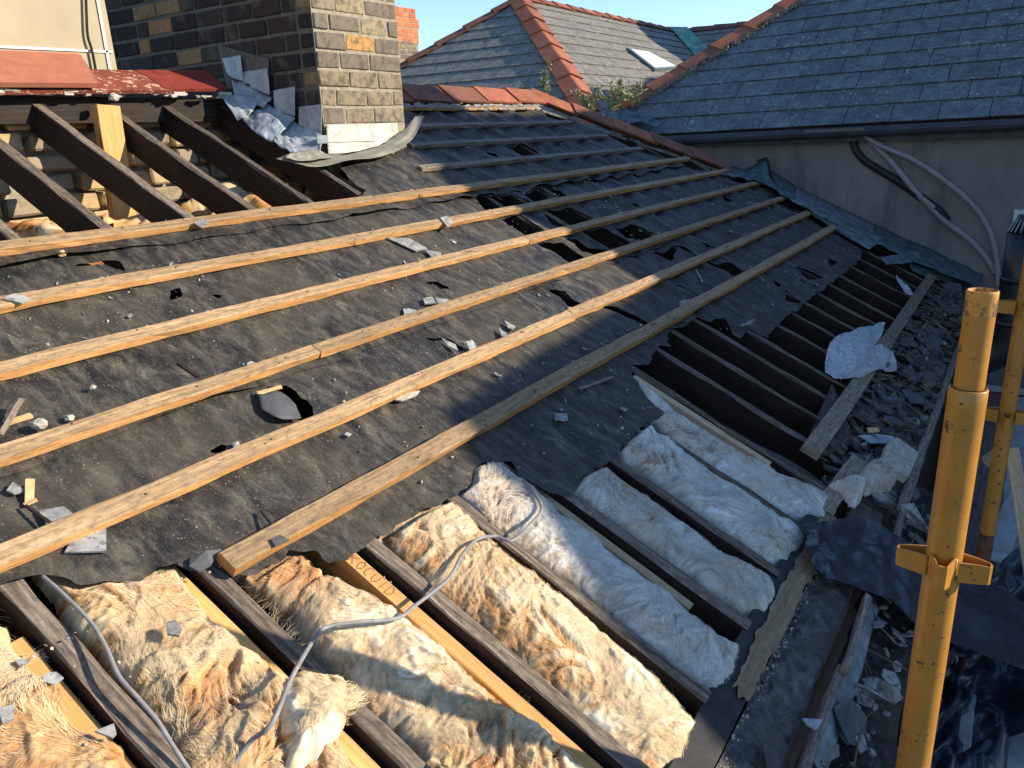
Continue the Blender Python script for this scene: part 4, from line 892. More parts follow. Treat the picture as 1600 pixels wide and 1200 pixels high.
# ================================================================== INSULATION
def lic(X, Y, sd, cell, length, n=14, turn=0):
    """streaks of noise drawn out along a swirling flow field, 0..1"""
    out = np.zeros(X.shape)
    for sg in (1, -1):
        x, y = X.copy(), Y.copy(); h = sg*length/n
        for k in range(n):
            a = 6.283*(1.15*fbm(x*4.2, y*4.2, 2, sd)+(.45+.5*abs(turn))*fbm(x*15, y*15, 2, sd+9+turn))+turn; x = x+np.cos(a)*h; y = y+np.sin(a)*h; out += vn(x/cell, y/cell, sd+4)
    out = (out-out.mean())/(out.std()+1e-9); return np.clip(.5+.22*out, 0, 1)
def batt(poly, sd, mat, label, amp=.03, top=.0, edge=-.055, roll=.05, fib=900, fmat=None, step=.003, nrough=.034, ext=.13):
    vm = min(p[1] for p in poly); poly = [(x, y-ext*max(0, 1-(y-vm)/.16)) for x, y in poly]
    xs = [p[0] for p in poly]; ys = [p[1] for p in poly]
    X, Y = np.meshgrid(np.arange(min(xs)-.03, max(xs)+.03, step), np.arange(min(ys)-.03, max(ys)+.03, step), indexing='ij')
    D = sdf(poly, X, Y)+(fbm(X*14, Y*14, 4, sd+7)-.5)*nrough
    prof = np.clip(D/roll, 0, 1); prof = np.sqrt(1-(1-prof)**2)
    Lc = lic(X, Y, sd, .015, .055, 12); Lf = np.clip(.5+1.15*(.55*lic(X, Y, sd, .0034, .026, 8)+.45*lic(X, Y, sd, .0034, .026, 8, .9)-.5), 0, 1); tuft = ridge(X*24+Lc*.6, Y*24, 4, sd+15); big = fbm(X*5.5, Y*5.5, 3, sd+1); cre = ridge(X*4+Lc*.5, Y*4+big, 3, sd+6)
    W = edge+(top-edge)*prof+((big-.5)*1.3+(Lc-.5)*.30+(Lf-.5)*.17+(tuft-.5)*.42+(fbm(X*60, Y*60, 3, sd+2)-.5)*.14-(np.clip(cre-.72, 0, 1)*2.0))*amp*(.35+.65*prof)
    stain = np.clip(.44+(fbm(X*7+Lc*.8, Y*7+Lc*.8, 4, sd+31)-.5)*1.45+(Lc-.5)*.12+(tuft-.5)*.35+(Lf-.5)*.26-.4*np.clip(cre-.70, 0, 1), 0, 1)
    FD = sdf(outp, X, Y); W = np.where(FD > -.03, np.minimum(W, -.012-.02*np.clip((FD+.03)/.06, 0, 1)+.04*np.clip(-FD/.03, 0, 1)), W) if ext else W
    v, f, uv, exa = clipped_sheet(X, Y, W, D, pos_roof, [stain, .25*Lc+.75*Lf])
    o = obj('insulation_batt', v, f, mat, uvs=uv, smooth=True)
    for q, nm in enumerate(('stain', 'fibre')): at_ = o.data.attributes.new(nm, 'FLOAT', 'POINT'); at_.data.foreach_set('value', exa[:, q].astype(np.float32)); tag(o, label, 'insulation', 'mineral wool batts between the rafters')
    # loose fibres
    r = np.random.default_rng(sd); vs = []; fs = []; n = 0
    nx, ny = X.shape
    tries = 0
    fib = int(fib*.9)
    while n < fib and tries < fib*6:
        tries += 1
        i = r.integers(2, nx-2); j = r.integers(2, ny-2)
        if D[i, j] < .022: continue
        x, y = X[i, j], Y[i, j]; lift = r.random()**3*.006+.0003; ang = None; pts = []; ns = int(r.integers(5, 20)); wid = .00013+.00017*r.random()**2
        for k in range(ns):
            a = 6.28*1.6*float(fbm(np.array(x*5.), np.array(y*5.), 2, sd+3))+r.normal()*.12 if ang is None else ang+(6.28*1.6*float(fbm(np.array(x*5.), np.array(y*5.), 2, sd+3))-ang)*.25+r.normal()*.26
            ang = a; x += math.cos(a)*.0075; y += math.sin(a)*.0075
            ii = int((x-X[0, 0])/step); jj = int((y-Y[0, 0])/step)
            if not (0 <= ii < nx-1 and 0 <= jj < ny-1): break
            ww = W[ii, jj]+.0015+lift*math.sin(math.pi*k/ns)
            if D[ii, jj] < -.004: ww = pts[-1][2]-.001 if pts else ww
            pts.append((x, y, ww, a))
        if len(pts) < 3: continue
        b = len(vs)
        for (x, y, w, a) in pts:
            px, py = -math.sin(a)*wid, math.cos(a)*wid
            vs.append(RW(x+px, y+py, w)); vs.append(RW(x-px, y-py, w+wid*.6))
        fs += [(b+2*k, b+2*k+1, b+2*k+3, b+2*k+2) for k in range(len(pts)-1)]; n += 1
    if vs:
        fo = bpy.data.objects.new('loose_fibres', mesh('loose_fibres', np.array(vs)-np.array(o.location), fs, fmat or FIB)); COL.objects.link(fo); fo.parent = o; fo['kind'] = 'stuff'
    return o
def bay(i, v0, v1, l=.024, r_=.026): return [(RU[i]+l, v0), (RU[i+1]-r_, v0), (RU[i+1]-r_, v1-.02), (RU[i+1]-r_-.03, v1), (RU[i]+l+.03, v1+.01), (RU[i]+l, v1-.02)]
P_at = lambda L: [at(*p) for p in L]
batt(P_at([(-80, 990), (10, 975), (40, 1000), (60, 1040), (90, 1050), (110, 1100), (150, 1130), (190, 1150), (215, 1230), (-120, 1230)]), 101, WOOL_TAN, 'tan wool batt in the bottom left corner, left of the nearest rafter', .04, .01, -.06, .06, 1800)
batt(P_at([(100, 925), (150, 912), (230, 900), (235, 870), (285, 862), (300, 900), (330, 940), (400, 1010), (470, 1060), (520, 1120), (560, 1180), (590, 1230), (310, 1230), (250, 1140), (170, 1030), (130, 980)]), 102, WOOL_TAN, 'large fluffy tan wool batt with a grey cable running down it', .042, .02, -.06, .07, 4200)
batt(P_at([(425, 1075), (470, 1050), (530, 1075), (545, 1120), (500, 1190), (450, 1215), (425, 1160)]), 112, WOOL_MID, 'torn lump of wool heaped over the tan batt beside the cable', .035, .055, -.02, .05, 1500, ext=0)
batt(P_at([(400, 905), (460, 862), (500, 868), (545, 900), (640, 960), (760, 1060), (860, 1130), (960, 1230), (720, 1230), (640, 1160), (560, 1080), (490, 1010), (470, 960), (420, 925)]), 103, WOOL_MID, 'cream wool batt crossed by the pole shadow, below the handwritten board', .038, .005, -.06, .06, 3800)
batt(P_at([(600, 850), (640, 815), (700, 787), (740, 800), (800, 860), (880, 925), (980, 1010), (1060, 1080), (1098, 1130), (1080, 1190), (1020, 1210), (950, 1160), (860, 1085), (760, 990), (680, 915)]), 104, WOOL_MID, 'long bulging cream wool batt ending at the wall plate in full sun', .032, .03, -.06, .09, 3800)
batt(P_at([(728, 765), (760, 722), (800, 724), (845, 760), (880, 790), (960, 850), (1050, 920), (1120, 975), (1172, 1000), (1165, 1060), (1125, 1085), (1060, 1040), (960, 965), (860, 890), (780, 830), (735, 790)]), 105, WOOL_PALE, 'pale wool batt half in sun and half in shade beside the cable end', .026, .012, -.06, .08, 2600, FIB_W)
batt(P_at([(900, 765), (925, 735), (960, 725), (1000, 760), (1060, 800), (1140, 860), (1215, 890), (1228, 920), (1205, 962), (1160, 950), (1080, 895), (1000, 840)]), 106, WOOL_PALE, 'shaded greyish wool batt third from the black polythene', .024, .008, -.06, .07, 2000, FIB_W)
batt(P_at([(980, 695), (1000, 670), (1040, 672), (1100, 720), (1180, 770), (1245, 815), (1262, 840), (1240, 880), (1195, 868), (1120, 815), (1050, 760), (1000, 725)]), 107, WOOL_WHITE, 'shaded white wool batt running down to the black polythene corner', .022, .012, -.06, .07, 1800, FIB_W)
batt(P_at([(1005, 600), (1030, 612), (1080, 655), (1150, 695), (1220, 735), (1300, 765), (1318, 790), (1290, 808), (1240, 800), (1170, 765), (1090, 710), (1035, 668), (1025, 640)]), 108, WOOL_WHITE, 'uppermost white wool batt beside the long pale board', .020, .010, -.05, .06, 1600, FIB_W)
batt(P_at([(1330, 755), (1345, 728), (1385, 722), (1405, 745), (1390, 765), (1350, 772)]), 113, WOOL_PALE, 'tuft of grey wool snagged on the end of the wall plate', .03, .05, -.01, .04, 500, FIB_W, ext=0)
batt(P_at([(1290, 762), (1325, 752), (1345, 770), (1338, 800), (1322, 795), (1310, 775)]), 114, WOOL_WHITE, 'wisp of white wool trailing over the wall plate', .03, .05, .0, .03, 400, FIB_W, ext=0)
# lumps in the attic below the ridge
def lump(P, rx, ry, rz, mat, lab, sd):
    n, m = 64, 34; vs = []; fs = []
    for i in range(m+1):
        for j in range(n):
            t = i/m*math.pi/2; a = j/n*2*math.pi; d = np.array([math.cos(a)*math.sin(t), math.sin(a)*math.sin(t), math.cos(t)])
            k = 1+(float(ridge(np.array(d[0]*3+sd), np.array(d[1]*3+d[2]), 5, sd))-.5)*.95; vs.append(np.array(P)+d*np.array([rx, ry, rz])*k)
    for i in range(m):
        for j in range(n): fs.append((i*n+j, (i+1)*n+j, (i+1)*n+(j+1) % n, i*n+(j+1) % n))
    o = obj('insulation_lump', vs, fs, mat, smooth=True); V_ = np.array(vs)
    for q, nm in enumerate(('stain', 'fibre')): at_ = o.data.attributes.new(nm, 'FLOAT', 'POINT'); at_.data.foreach_set('value', np.clip(.5+(fbm(V_[:, 0]*9+V_[:, 2]*9, V_[:, 1]*9, 4, sd+q)-.5)*2, 0, 1).astype(np.float32))
    tag(o, lab, 'insulation', 'wool lumps in the open attic')
lump((1.62, 3.25, -.5), .55, .35, .20, WOOL_TAN, 'tan wool lying in the attic at the far left edge', 3)
lump((1.95, 3.05, -.5), .3, .3, .17, WOOL_TAN, 'pinkish tan wool below the third bare rafter', 4)
lump((2.20, 3.15, -.5), .28, .3, .21, WOOL_TAN, 'wool heap at the foot of the yellow timber post', 5)
lump((2.62, 3.25, -.5), .34, .32, .25, WOOL_TAN, 'sunlit cream wool heap between the bare rafters', 6)
lump((3.02, 3.05, -.42), .22, .25, .20, WOOL_TAN, 'small pale wool tuft under the chimney flashing', 7)

# cables over the wool
def cable(px, r, w, lab, mat=GREYCABLE):
    pts = [rp(x, y, ww) for (x, y), ww in zip(px, w)]; v, f = tube(spline(pts, 7), r, 8); tag(obj('cable', v, f, mat, smooth=True), lab, 'cable', None)
cable([(66, 900), (95, 925), (140, 970), (165, 1010), (185, 1055), (215, 1090), (245, 1125), (270, 1165), (300, 1210)], .0042, [.0, .02, .03, .035, .035, .035, .03, .02, .01], 'grey twin cable lying down the large tan wool batt')
cable([(352, 1215), (390, 1160), (425, 1130), (455, 1060), (490, 1000), (510, 980), (560, 972), (620, 966), (650, 945), (700, 905), (722, 868), (745, 843), (775, 838), (800, 845), (828, 820), (846, 797), (838, 775), (818, 750)], .0046, [.0, .045, .09, .09, .045, .04, .04, .03, .03, .035, .05, .05, .04, .05, .045, .04, .03, .01], 'long grey cable snaking over the rafters from batt to batt')
# handwriting on the board (flat ink strokes along it)
def ink():
    mb = MB(); a = np.array(at(556, 862, -.03)); b = np.array(at(632, 918, -.03)); ub = 1.204-.021-.034
    v_a, v_b = a[1]-.02, b[1]+.0
    glyph = {'T': [[(0, 1), (1, 1)], [(.5, 1), (.5, 0)]], 'R': [[(0, 0), (0, 1), (.8, .9), (.8, .55), (0, .5), (.9, 0)]], 'E': [[(1, 1), (0, 1), (0, 0), (1, 0)], [(0, .5), (.7, .5)]], 'O': [[(.5, 1), (.05, .7), (.05, .3), (.5, 0), (.95, .3), (.95, .7), (.5, 1)]], 'C': [[(1, .9), (.4, 1), (0, .6), (.2, .1), (.9, .05)]], 'U': [[(0, 1), (.05, .25), (.5, 0), (.95, .25), (1, 1)]], 'I': [[(.5, 1), (.5, 0)]], 'D': [[(0, 1), (0, 0), (.7, .1), (1, .5), (.7, .9), (0, 1)]], 'K': [[(0, 1), (0, 0)], [(1, 1), (.1, .5), (1, 0)]]}
    txt = 'TKOCUID'; n = len(txt); L = (v_b-v_a)/n; hgt = .030
    for k, c in enumerate(txt):
        for st in glyph[c]:
            P = [RW(ub-.012+q[1]*hgt-.002, v_a+(k+.12+q[0]*.66)*L, -.0287) for q in st]
            for p, q in zip(P[:-1], P[1:]):
                d = unit(q-p); s = np.cross(d, N)*.0006; mb.add([p+s, q+s, q-s, p-s], [(0, 1, 2, 3)])
    mb.obj('handwriting', INK, HOUSE)
ink()

# ================================================================== LOOSE THINGS ON THE ROOF
def shard(px, py, s, lab, mat=FRAG, w=.012, n=5, sd=0, t=.005, tilt=.1, name='slate_fragment', cat='slate fragment', asp=1., rot=None, group='slate fragments on the roof'):
    r = np.random.default_rng(int(px*7+py*13+sd)); u, v = at(px, py, w); a0 = r.random()*6.28 if rot is None else rot; pts = []
    tx, ty = (r.random(2)-.5)*2*tilt
    for k in range(n):
        a = 2*math.pi*(k+.6*(r.random()-.5))/n; R = s*(.6+.5*r.random()); x, y = math.cos(a)*R, math.sin(a)*R*asp; X = x*math.cos(a0)-y*math.sin(a0); Y = x*math.sin(a0)+y*math.cos(a0)
        pts.append(RW(u+X, v+Y, w+t+X*tx+Y*ty))
    vv, f = prism(pts, N, t); return tag(obj(name, vv, f, mat), lab, cat, group)
def quadfrag(px, lab, mat=FRAG, w=.012, t=.005, ws=None, name='slate_fragment', cat='slate fragment', group='slate fragments on the roof'):
    pts = [rp(x, y, (ws[i] if ws else w)+t) for i, (x, y) in enumerate(px)]; vv, f = prism(pts, N, t); return tag(obj(name, vv, f, mat), lab, cat, group)
quadfrag([(166, 825), (166, 861), (101, 862), (118, 835)], 'pale slate piece poking from under the lowest long batten', w=.006)
quadfrag([(60, 797), (100, 791), (116, 804), (72, 817)], 'pale slate piece above the long batten at the left edge', w=.012, ws=[.01, .012, .02, .012])
quadfrag([(10, 766), (20, 753), (41, 766), (22, 771)], 'small pointed pale slate chip at the left edge of the felt')
quadfrag([(2, 466), (24, 458), (49, 466), (34, 473)], 'blue-grey slate chip lying on the second batten at far left', w=.034)
quadfrag([(303, 348), (318, 341), (328, 349), (312, 354)], 'small slate chip on the top batten below the bare rafters', w=.034)
quadfrag([(423, 842), (437, 835), (452, 843), (430, 853)], 'dark slate chip lying on the lowest batten near its cut end', FRAG_D, w=.038)
quadfrag([(297, 872), (322, 860), (346, 858), (330, 882), (312, 893), (296, 884)], 'dark slate shard beside the cut batten end', FRAG_D, w=.012, ws=[.012, .03, .02, .01, .01, .01])
quadfrag([(688, 340), (698, 337), (708, 347), (700, 355)], 'grey slate piece hooked over the batten left of the holes', w=.036)
quadfrag([(866, 645), (886, 646), (888, 656), (868, 656)], 'square white slate chip on the shaded felt flap', w=.010)
quadfrag([(728, 533), (738, 531), (748, 545), (736, 552)], 'upright slate chip leaning on the third batten', w=.012, ws=[.03, .03, .012, .012])
quadfrag([(1061, 470), (1082, 467), (1086, 476), (1064, 479)], 'pale slate chip just above the lowest batten in the shade', w=.012)
quadfrag([(1157, 508), (1166, 504), (1180, 497), (1174, 505), (1162, 509)], 'pale pointed shard on the felt near the bare rafters', w=.012)
quadfrag([(86, 0+1028), (97, 1000), (100, 1010), (92, 1035)], 'x', w=-.01) if False else None
quadfrag([(148, 1142), (178, 1130), (182, 1146), (176, 1152)], 'pale slate corner stuck in the wool by the nearest rafter', w=.01)
quadfrag([(-4, 1106), (22, 1100), (22, 1122), (4, 1130)], 'grey slate chip on the wool at the bottom left edge', w=.03)
quadfrag([(260, 972), (274, 968), (285, 982), (280, 993), (262, 990)], 'grey slate chip lying on the large tan wool batt', w=.05)
quadfrag([(690, 528), (712, 538), (716, 548), (700, 540)], 'sliver of slate beside the torn patch above the fourth batten', w=.012)
quadfrag([(630, 482), (650, 484), (662, 490), (632, 493)], 'white slate sliver in front of the curled felt hole', w=.014)
quadfrag([(661, 466), (675, 463), (682, 473), (664, 474)], 'left slate chip of the group by the curled hole', w=.015)
quadfrag([(680, 465), (700, 467), (703, 472), (684, 474)], 'right slate chip of the group by the curled hole', w=.015)
quadfrag([(604, 371), (640, 372), (668, 388), (650, 392)], 'broken slate strip left of the batten joint', w=.012)
quadfrag([(664, 390), (690, 394), (688, 402), (674, 401)], 'slate shard at the lower end of the broken strip', w=.014)
quadfrag([(779, 512), (790, 520), (796, 526), (784, 525)], 'slate splinter by the cracked felt above the fourth batten', w=.012)
quadfrag([(788, 500), (806, 510), (802, 515), (794, 512)], 'upper slate splinter by the cracked felt', w=.014)
quadfrag([(620, 632), (648, 620), (655, 625), (630, 636)], 'x') if False else None
quadfrag([(617, 624), (636, 613), (657, 610), (650, 618), (628, 626)], 'dusty pale scrap of underlay on the felt in mid-roof', CRUMB, w=.010)
quadfrag([(1342, 680), (1372, 678), (1398, 682), (1394, 692), (1362, 692)], 'long blue-grey slate slip in the gutter rubble', LEAD, w=.02)
quadfrag([(1355, 668), (1372, 668), (1375, 674), (1358, 676)], 'orange wooden chip in the gutter rubble', CHIP, w=.02, name='wood_chip', cat='wood chip', group='wood chips')
quadfrag([(1388, 690), (1402, 683), (1436, 707), (1420, 745), (1378, 722)], 'large mottled stone slab on the coping', CRUMB, w=.02, t=.035, name='stone_slab', cat='stone', group=None)
# wood splinters
def stick(pts, r, lab, mat=CHIP, flatk=None):
    P = [rp(x, y, w) for x, y, w in pts]; v, f, uv = timber(P[0], P[-1], r*2, r, N, seg=4, jit=r*.25, ch=r*.2); tag(obj('wood_splinter', v, f, mat, uvs=uv), lab, 'wood splinter', 'wood splinters on the roof')
stick([(48, 748, .03), (46, 786, .012)], .008, 'upright orange splinter at the left edge of the felt')
stick([(38, 790, .012), (58, 781, .02)], .005, 'short orange splinter crossing the upright one')
stick([(38, 789, .02), (80, 818, .03)], .0035, 'dark stick leaning towards the lowest long batten', W_DARK)
stick([(34, 622, .05), (0, 678, .02)], .006, 'leaning brown stick at the left edge', W_PLANK)
stick([(10, 662, .012), (50, 648, .012)], .008, 'orange splinter behind the leaning stick')
stick([(408, 797, .015), (428, 822, .03)], .0035, 'dark twig beside the lowest batten', W_DARK)
stick([(280, 566, .012), (310, 588, .012)], .007, 'reddish bark strip between the third and fourth battens', W_REDDARK)
stick([(905, 606, .012), (958, 588, .012)], .006, 'long pale splinter lying on the shaded felt', W_PLANK)
stick([(1088, 420, .012), (1098, 440, .012)], .0035, 'white nail-like splinter between the shaded battens', CRUMB)
stick([(402, 614, .014), (440, 603, .03)], .007, 'orange splinter at the rim of the big felt hole')
stick([(1245, 800, .05), (1230, 850, .02)], .0, 'x') if False else None
# stones
def rock(P, s, mat, lab, cat='stone', name='rubble_stone', group='lumps of mortar', sd=1):
    r = np.random.default_rng(sd); vs = []; fs = []; n, m = 9, 6
    for i in range(m+1):
        for j in range(n):
            t = i/m*math.pi; a = j/n*2*math.pi; k = .75+.5*r.random(); vs.append(np.array(P)+np.array([math.cos(a)*math.sin(t), math.sin(a)*math.sin(t), math.cos(t)*.7])*s*k)
    for i in range(m):
        for j in range(n): fs.append((i*n+j, (i+1)*n+j, (i+1)*n+(j+1) % n, i*n+(j+1) % n))
    return tag(obj(name, vs, fs, mat), lab, cat, group)
rock(rp(62, 662, .03), .017, CRUMB, 'white mortar lump by the leaning stick', sd=2)
rock(rp(108, 653, .02), .012, CRUMB, 'flat white mortar lump above the long batten', sd=3)
rock(rp(145, 605, .02), .008, CRUMB, 'small white mortar lump on the felt near the left edge', sd=4)
rock(rp(96, 396, .02), .013, CHIP, 'buff mortar lump on the felt just below the top batten', sd=5)
rock(rp(770, 775-0, .0), .002, CRUMB, 'x', sd=6) if False else None
rock(rp(368, 694, .02), .010, CRUMB, 'pale lump wedged above the lowest long batten', sd=7)
rock((atY(178, 152, 3.45)), .024, CRUMB, 'white mortar lump on the rafter head by the post', sd=8)
rock(rp(697, 1190, .02), .012, CHIP, 'orange pebble on the rafter at the bottom edge', sd=9)
# crumbs: countless tiny bits
mb = MB(); rr_ = np.random.default_rng(5)
def crumbs(n, gen, smin, smax, mat, name, parent=None, lab=None, cat=None):
    mb = MB()
    for k in range(n):
        p = gen(); s = smin+(smax-smin)*rr_.random()**3; ax = unit(rr_.normal(size=3)); b = unit(np.cross(ax, rr_.normal(size=3))); c = np.cross(ax, b)
        v = [p+ax*s, p-ax*s*.8, p+b*s*.8, p-b*s, p+c*s*.4, p-c*s*.4]; f = [(0, 2, 4), (2, 1, 4), (1, 3, 4), (3, 0, 4), (2, 0, 5), (1, 2, 5), (3, 1, 5), (0, 3, 5)]; mb.add(v, f)
    o = mb.obj(name, mat, parent, kind='stuff')
    if lab: o['label'] = lab; o['category'] = cat
    return o
def g_felt():
    while True:
        u = -.4+7.5*rr_.random(); v = -3.2+2.7*rr_.random()
        if u < 2.95 and v < -2.16: continue
        if rr_.random() < .45: v = random.choice(BV)-.026-abs(rr_.normal())*.022
        if vn(u*3, v*3, 2) > .42+.3*rr_.random(): return RW(u, v, float(felt_h(np.array([u]), np.array([v]))[0])+.005)
crumbs(2200, g_felt, .001, .008, CRUMB, 'mortar_crumbs', lab='pale mortar crumbs and dust scattered over the felt', cat='debris')
crumbs(500, g_felt, .0015, .011, FRAG, 'slate_crumbs', lab='tiny grey slate chips scattered over the felt', cat='debris')
crumbs(500, lambda: RW(3.0+4.2*rr_.random()**1.3, -.6+.6*rr_.random(), -.002+.01*rr_.random())+0, .002, .006, CRUMB, 'rafter_crumbs', lab='crumbs lying on the bare rafters', cat='debris') if False else None
mbf = MB()
for k in range(330):
    p = g_felt(); a0 = rr_.random()*6.28; L = .005+.016*rr_.random()**2; W_ = L*(.2+.6*rr_.random()); t = rr_.normal(size=2)*.25; n_ = 4+int(rr_.integers(0, 2)); pts = []
    for q in range(n_):
        a = 6.28*(q+.5*rr_.random())/n_; x, y = math.cos(a)*L, math.sin(a)*W_; X_ = x*math.cos(a0)-y*math.sin(a0); Y_ = x*math.sin(a0)+y*math.cos(a0); pts.append(p+U*X_+V*Y_+N*(.003+abs(X_*t[0]+Y_*t[1])))
    v, f = prism(pts, N, .003); mbf.add(v, f)
o_ = mbf.obj('slate_splinters', FRAG, kind='stuff'); o_['label'] = 'small slate splinters strewn over the felt'; o_['category'] = 'debris'
def g_batt():
    bv = random.choice(BV); return RW(-.3+7.2*rr_.random(), bv+(rr_.random()-.5)*.04, .034)
crumbs(260, g_batt, .001, .004, CRUMB, 'batten_crumbs', lab='specks of dirt on top of the battens', cat='debris')
# nail stubs in the battens: tiny dark dents
mb = MB()
for bv in BV:
    for u in RU:
        if u < .7 and bv > -.9 or u > 6.9: continue
        for k in range(2):
            if random.random() < .5: continue
            p = RW(u+(random.random()-.5)*.03, bv+(random.random()-.5)*.02, .032 if bv < -.9 else .036); v, f = boxv(p, np.array([U, V, N]), (.003, .003, .006)); mb.add(v, f)
mb.obj('nail_heads', BLACKCABLE, HOUSE, kind='stuff')

# ---------------------------------------------------------------- gutter rubble
def bed(u0_, u1_, v0_, v1_, wf, mat, name, sd, kindl, step=.012):
    X, Y = np.meshgrid(np.arange(u0_, u1_, step), np.arange(v0_, v1_, step), indexing='ij'); W = wf(X, Y)
    v, f, uv = clipped_sheet(X, Y, W, np.ones_like(X), pos_roof); o = obj(name, v, f, mat, uvs=uv, smooth=False, kind='stuff'); o['label'] = kindl; o['category'] = 'rubble'; return o
bed(3.25, 7.4, .05, .37, lambda X, Y: -.060+(ridge(X*5, Y*7, 4, 3)-.5)*.10+(fbm(X*26, Y*26, 3, 4)-.5)*.028-.05*np.clip((3.55-X)/.3, 0, 1), DUST, 'gutter_rubble', 3, 'grey mortar rubble and dust filling the eaves behind the coping')
GRIME = simple('caked_tar_grime', (.045, .043, .042), .7, 26, .5, det=9, bump=1., c2=(.15, .145, .135), bd=.01)
bed(.9, 2.42, .216, .352, lambda X, Y: -.034+(ridge(X*6, Y*11, 5, 6)-.55)*.035+(fbm(X*50, Y*50, 3, 4)-.5)*.012-.03*np.clip((Y-.335)/.015, 0, 1), GRIME, 'eaves_grime', 7, 'tarry grime caked on the coping beside the wall plate', .006)
bed(.9, 3.6, .40, .62, lambda X, Y: -.15+(ridge(X*5, Y*6, 4, 8)-.5)*.09, simple('black_gutter_muck', (.04, .036, .032), .95, 20, .5, bump=.8), 'gutter_muck', 8, 'black muck and twigs lying in the gutter below the lath')
def g_rub(): u = 3.2+4.0*rr_.random()**1.1; v = .06+.31*rr_.random(); return RW(u, v, -.05+.05*rr_.random())
crumbs(900, g_rub, .006, .035, DUST, 'rubble_chunks', lab='broken mortar chunks in the eaves', cat='rubble')
crumbs(260, g_rub, .006, .03, FRAG, 'rubble_slates', lab='slate bits mixed in the eaves rubble', cat='rubble')
crumbs(160, lambda: RW(1.0+2.2*rr_.random(), .42+.15*rr_.random(), -.11+.02*rr_.random()), .005, .02, FRAG_D, 'gutter_chips', lab='dark slate chips in the muck', cat='rubble')
crumbs(120, lambda: RW(1.2+1.1*rr_.random(), .215+.02*rr_.random(), -.01), .002, .008, CRUMB, 'plate_crumbs', lab='mortar bits along the wall plate edge', cat='debris')
def litter(n, gen, name, mat, L0, L1, asp, t, lab, tilt=.6):
    m_ = MB()
    for k in range(n):
        p = gen(); a0 = rr_.random()*6.28; L = L0+(L1-L0)*rr_.random()**2; W_ = L*asp*(.6+.8*rr_.random()); nn = unit(N+rr_.normal(size=3)*tilt*.5); e1 = unit(np.cross(nn, U*math.cos(a0)+V*math.sin(a0))); e2 = np.cross(nn, e1); n_ = 5; pts = []
        for q in range(n_): a = 6.28*(q+.5*rr_.random())/n_; pts.append(p+e1*L*math.cos(a)+e2*W_*math.sin(a))
        v, f = prism(pts, nn, t); m_.add(v, f)
    o = m_.obj(name, mat, kind='stuff'); o['label'] = lab; o['category'] = 'rubble'
g_e = lambda: RW(3.0+4.1*rr_.random(), .05+.31*rr_.random(), -.035+.05*rr_.random())
litter(170, g_e, 'slate_litter', DUST, .012, .06, .7, .006, 'broken grey slates tumbled along the eaves'); litter(110, g_e, 'dark_litter', FRAG_D, .02, .09, .6, .008, 'dark slate and felt pieces tumbled along the eaves'); litter(90, g_e, 'lath_litter', W_PLANK, .03, .11, .10, .008, 'splintered lath ends in the eaves')
g_g = lambda: RW(1.0+2.3*rr_.random(), .41+.15*rr_.random(), -.10+.04*rr_.random())
litter(90, g_g, 'gutter_slates', FRAG, .01, .05, .7, .005, 'slate scraps lying in the gutter muck'); litter(60, g_g, 'gutter_twigs', W_OLD, .03, .09, .05, .003, 'twigs and splinters in the gutter muck')
litter(60, lambda: RW(3.0+3.5*rr_.random(), .0+.1*rr_.random(), -.01+.03*rr_.random()), 'plank_litter', FRAG_D, .02, .07, .6, .006, 'dark scraps caught behind the eaves plank')
v_, f_, uv_ = loft([RW(1.62, .405, -.06), RW(2.0, .405, -.05), RW(2.42, .402, -.05)], [RW(1.62, .45, -.085), RW(2.0, .452, -.075), RW(2.42, .44, -.08)], 20, 6, .008, 9, 77); tag(solid(obj('lead_strip', v_, f_, LEAD_D, uvs=uv_, smooth=True), .003), 'blue-grey lead strip lying in the gutter just right of the lath', 'flashing')
# rubble individuals
for k, (px, py, s, m, lab) in enumerate([(1385, 850, .05, FRAG_D, 'x')]): pass
quadfrag([(1408, 788), (1428, 786), (1446, 818), (1452, 832), (1430, 822), (1412, 800)], 'curved grey slate leaning below the lath end', FRAG, w=-.02, ws=[.02, .03, .0, -.04, -.04, .0])
quadfrag([(1375, 1060), (1395, 1070), (1412, 1090), (1398, 1100), (1372, 1082)], 'broad grey slate flake in the gutter, top of the pile', FRAG, w=-.08, ws=[-.06, -.04, -.07, -.09, -.09])
quadfrag([(1345, 1085), (1372, 1064), (1366, 1080), (1350, 1098)], 'narrow grey slate flake in the gutter beside the lath', FRAG, w=-.07)
quadfrag([(1302, 1105), (1330, 1090), (1355, 1120), (1350, 1168), (1325, 1160)], 'large dark slate slab in the gutter at the bottom', FRAG_D, w=-.07, ws=[-.05, -.03, -.08, -.1, -.06])
quadfrag([(1388, 1074), (1408, 1070), (1404, 1096)], 'triangular slate flake at the right of the gutter pile', FRAG, w=-.08)
quadfrag([(1335, 1150), (1350, 1148), (1356, 1170), (1344, 1178)], 'pale slate chip at the bottom of the gutter pile', FRAG, w=-.08)
quadfrag([(1254, 1122), (1286, 1124), (1276, 1140), (1262, 1132)], 'folded metal strap over the lath', LEAD, w=.02, name='metal_strap', cat='strap', group=None)
quadfrag([(1192, 1160), (1215, 1172), (1222, 1200), (1200, 1200)], 'black slate shard at the bottom beside the wall plate', FRAG_D, w=-.03, ws=[.0, -.02, -.03, .0])
quadfrag([(1345, 640), (1362, 648), (1352, 662), (1338, 650)], 'dark slate shard leaning on the eaves plank', FRAG_D, w=.0, ws=[.03, .02, -.03, .0])
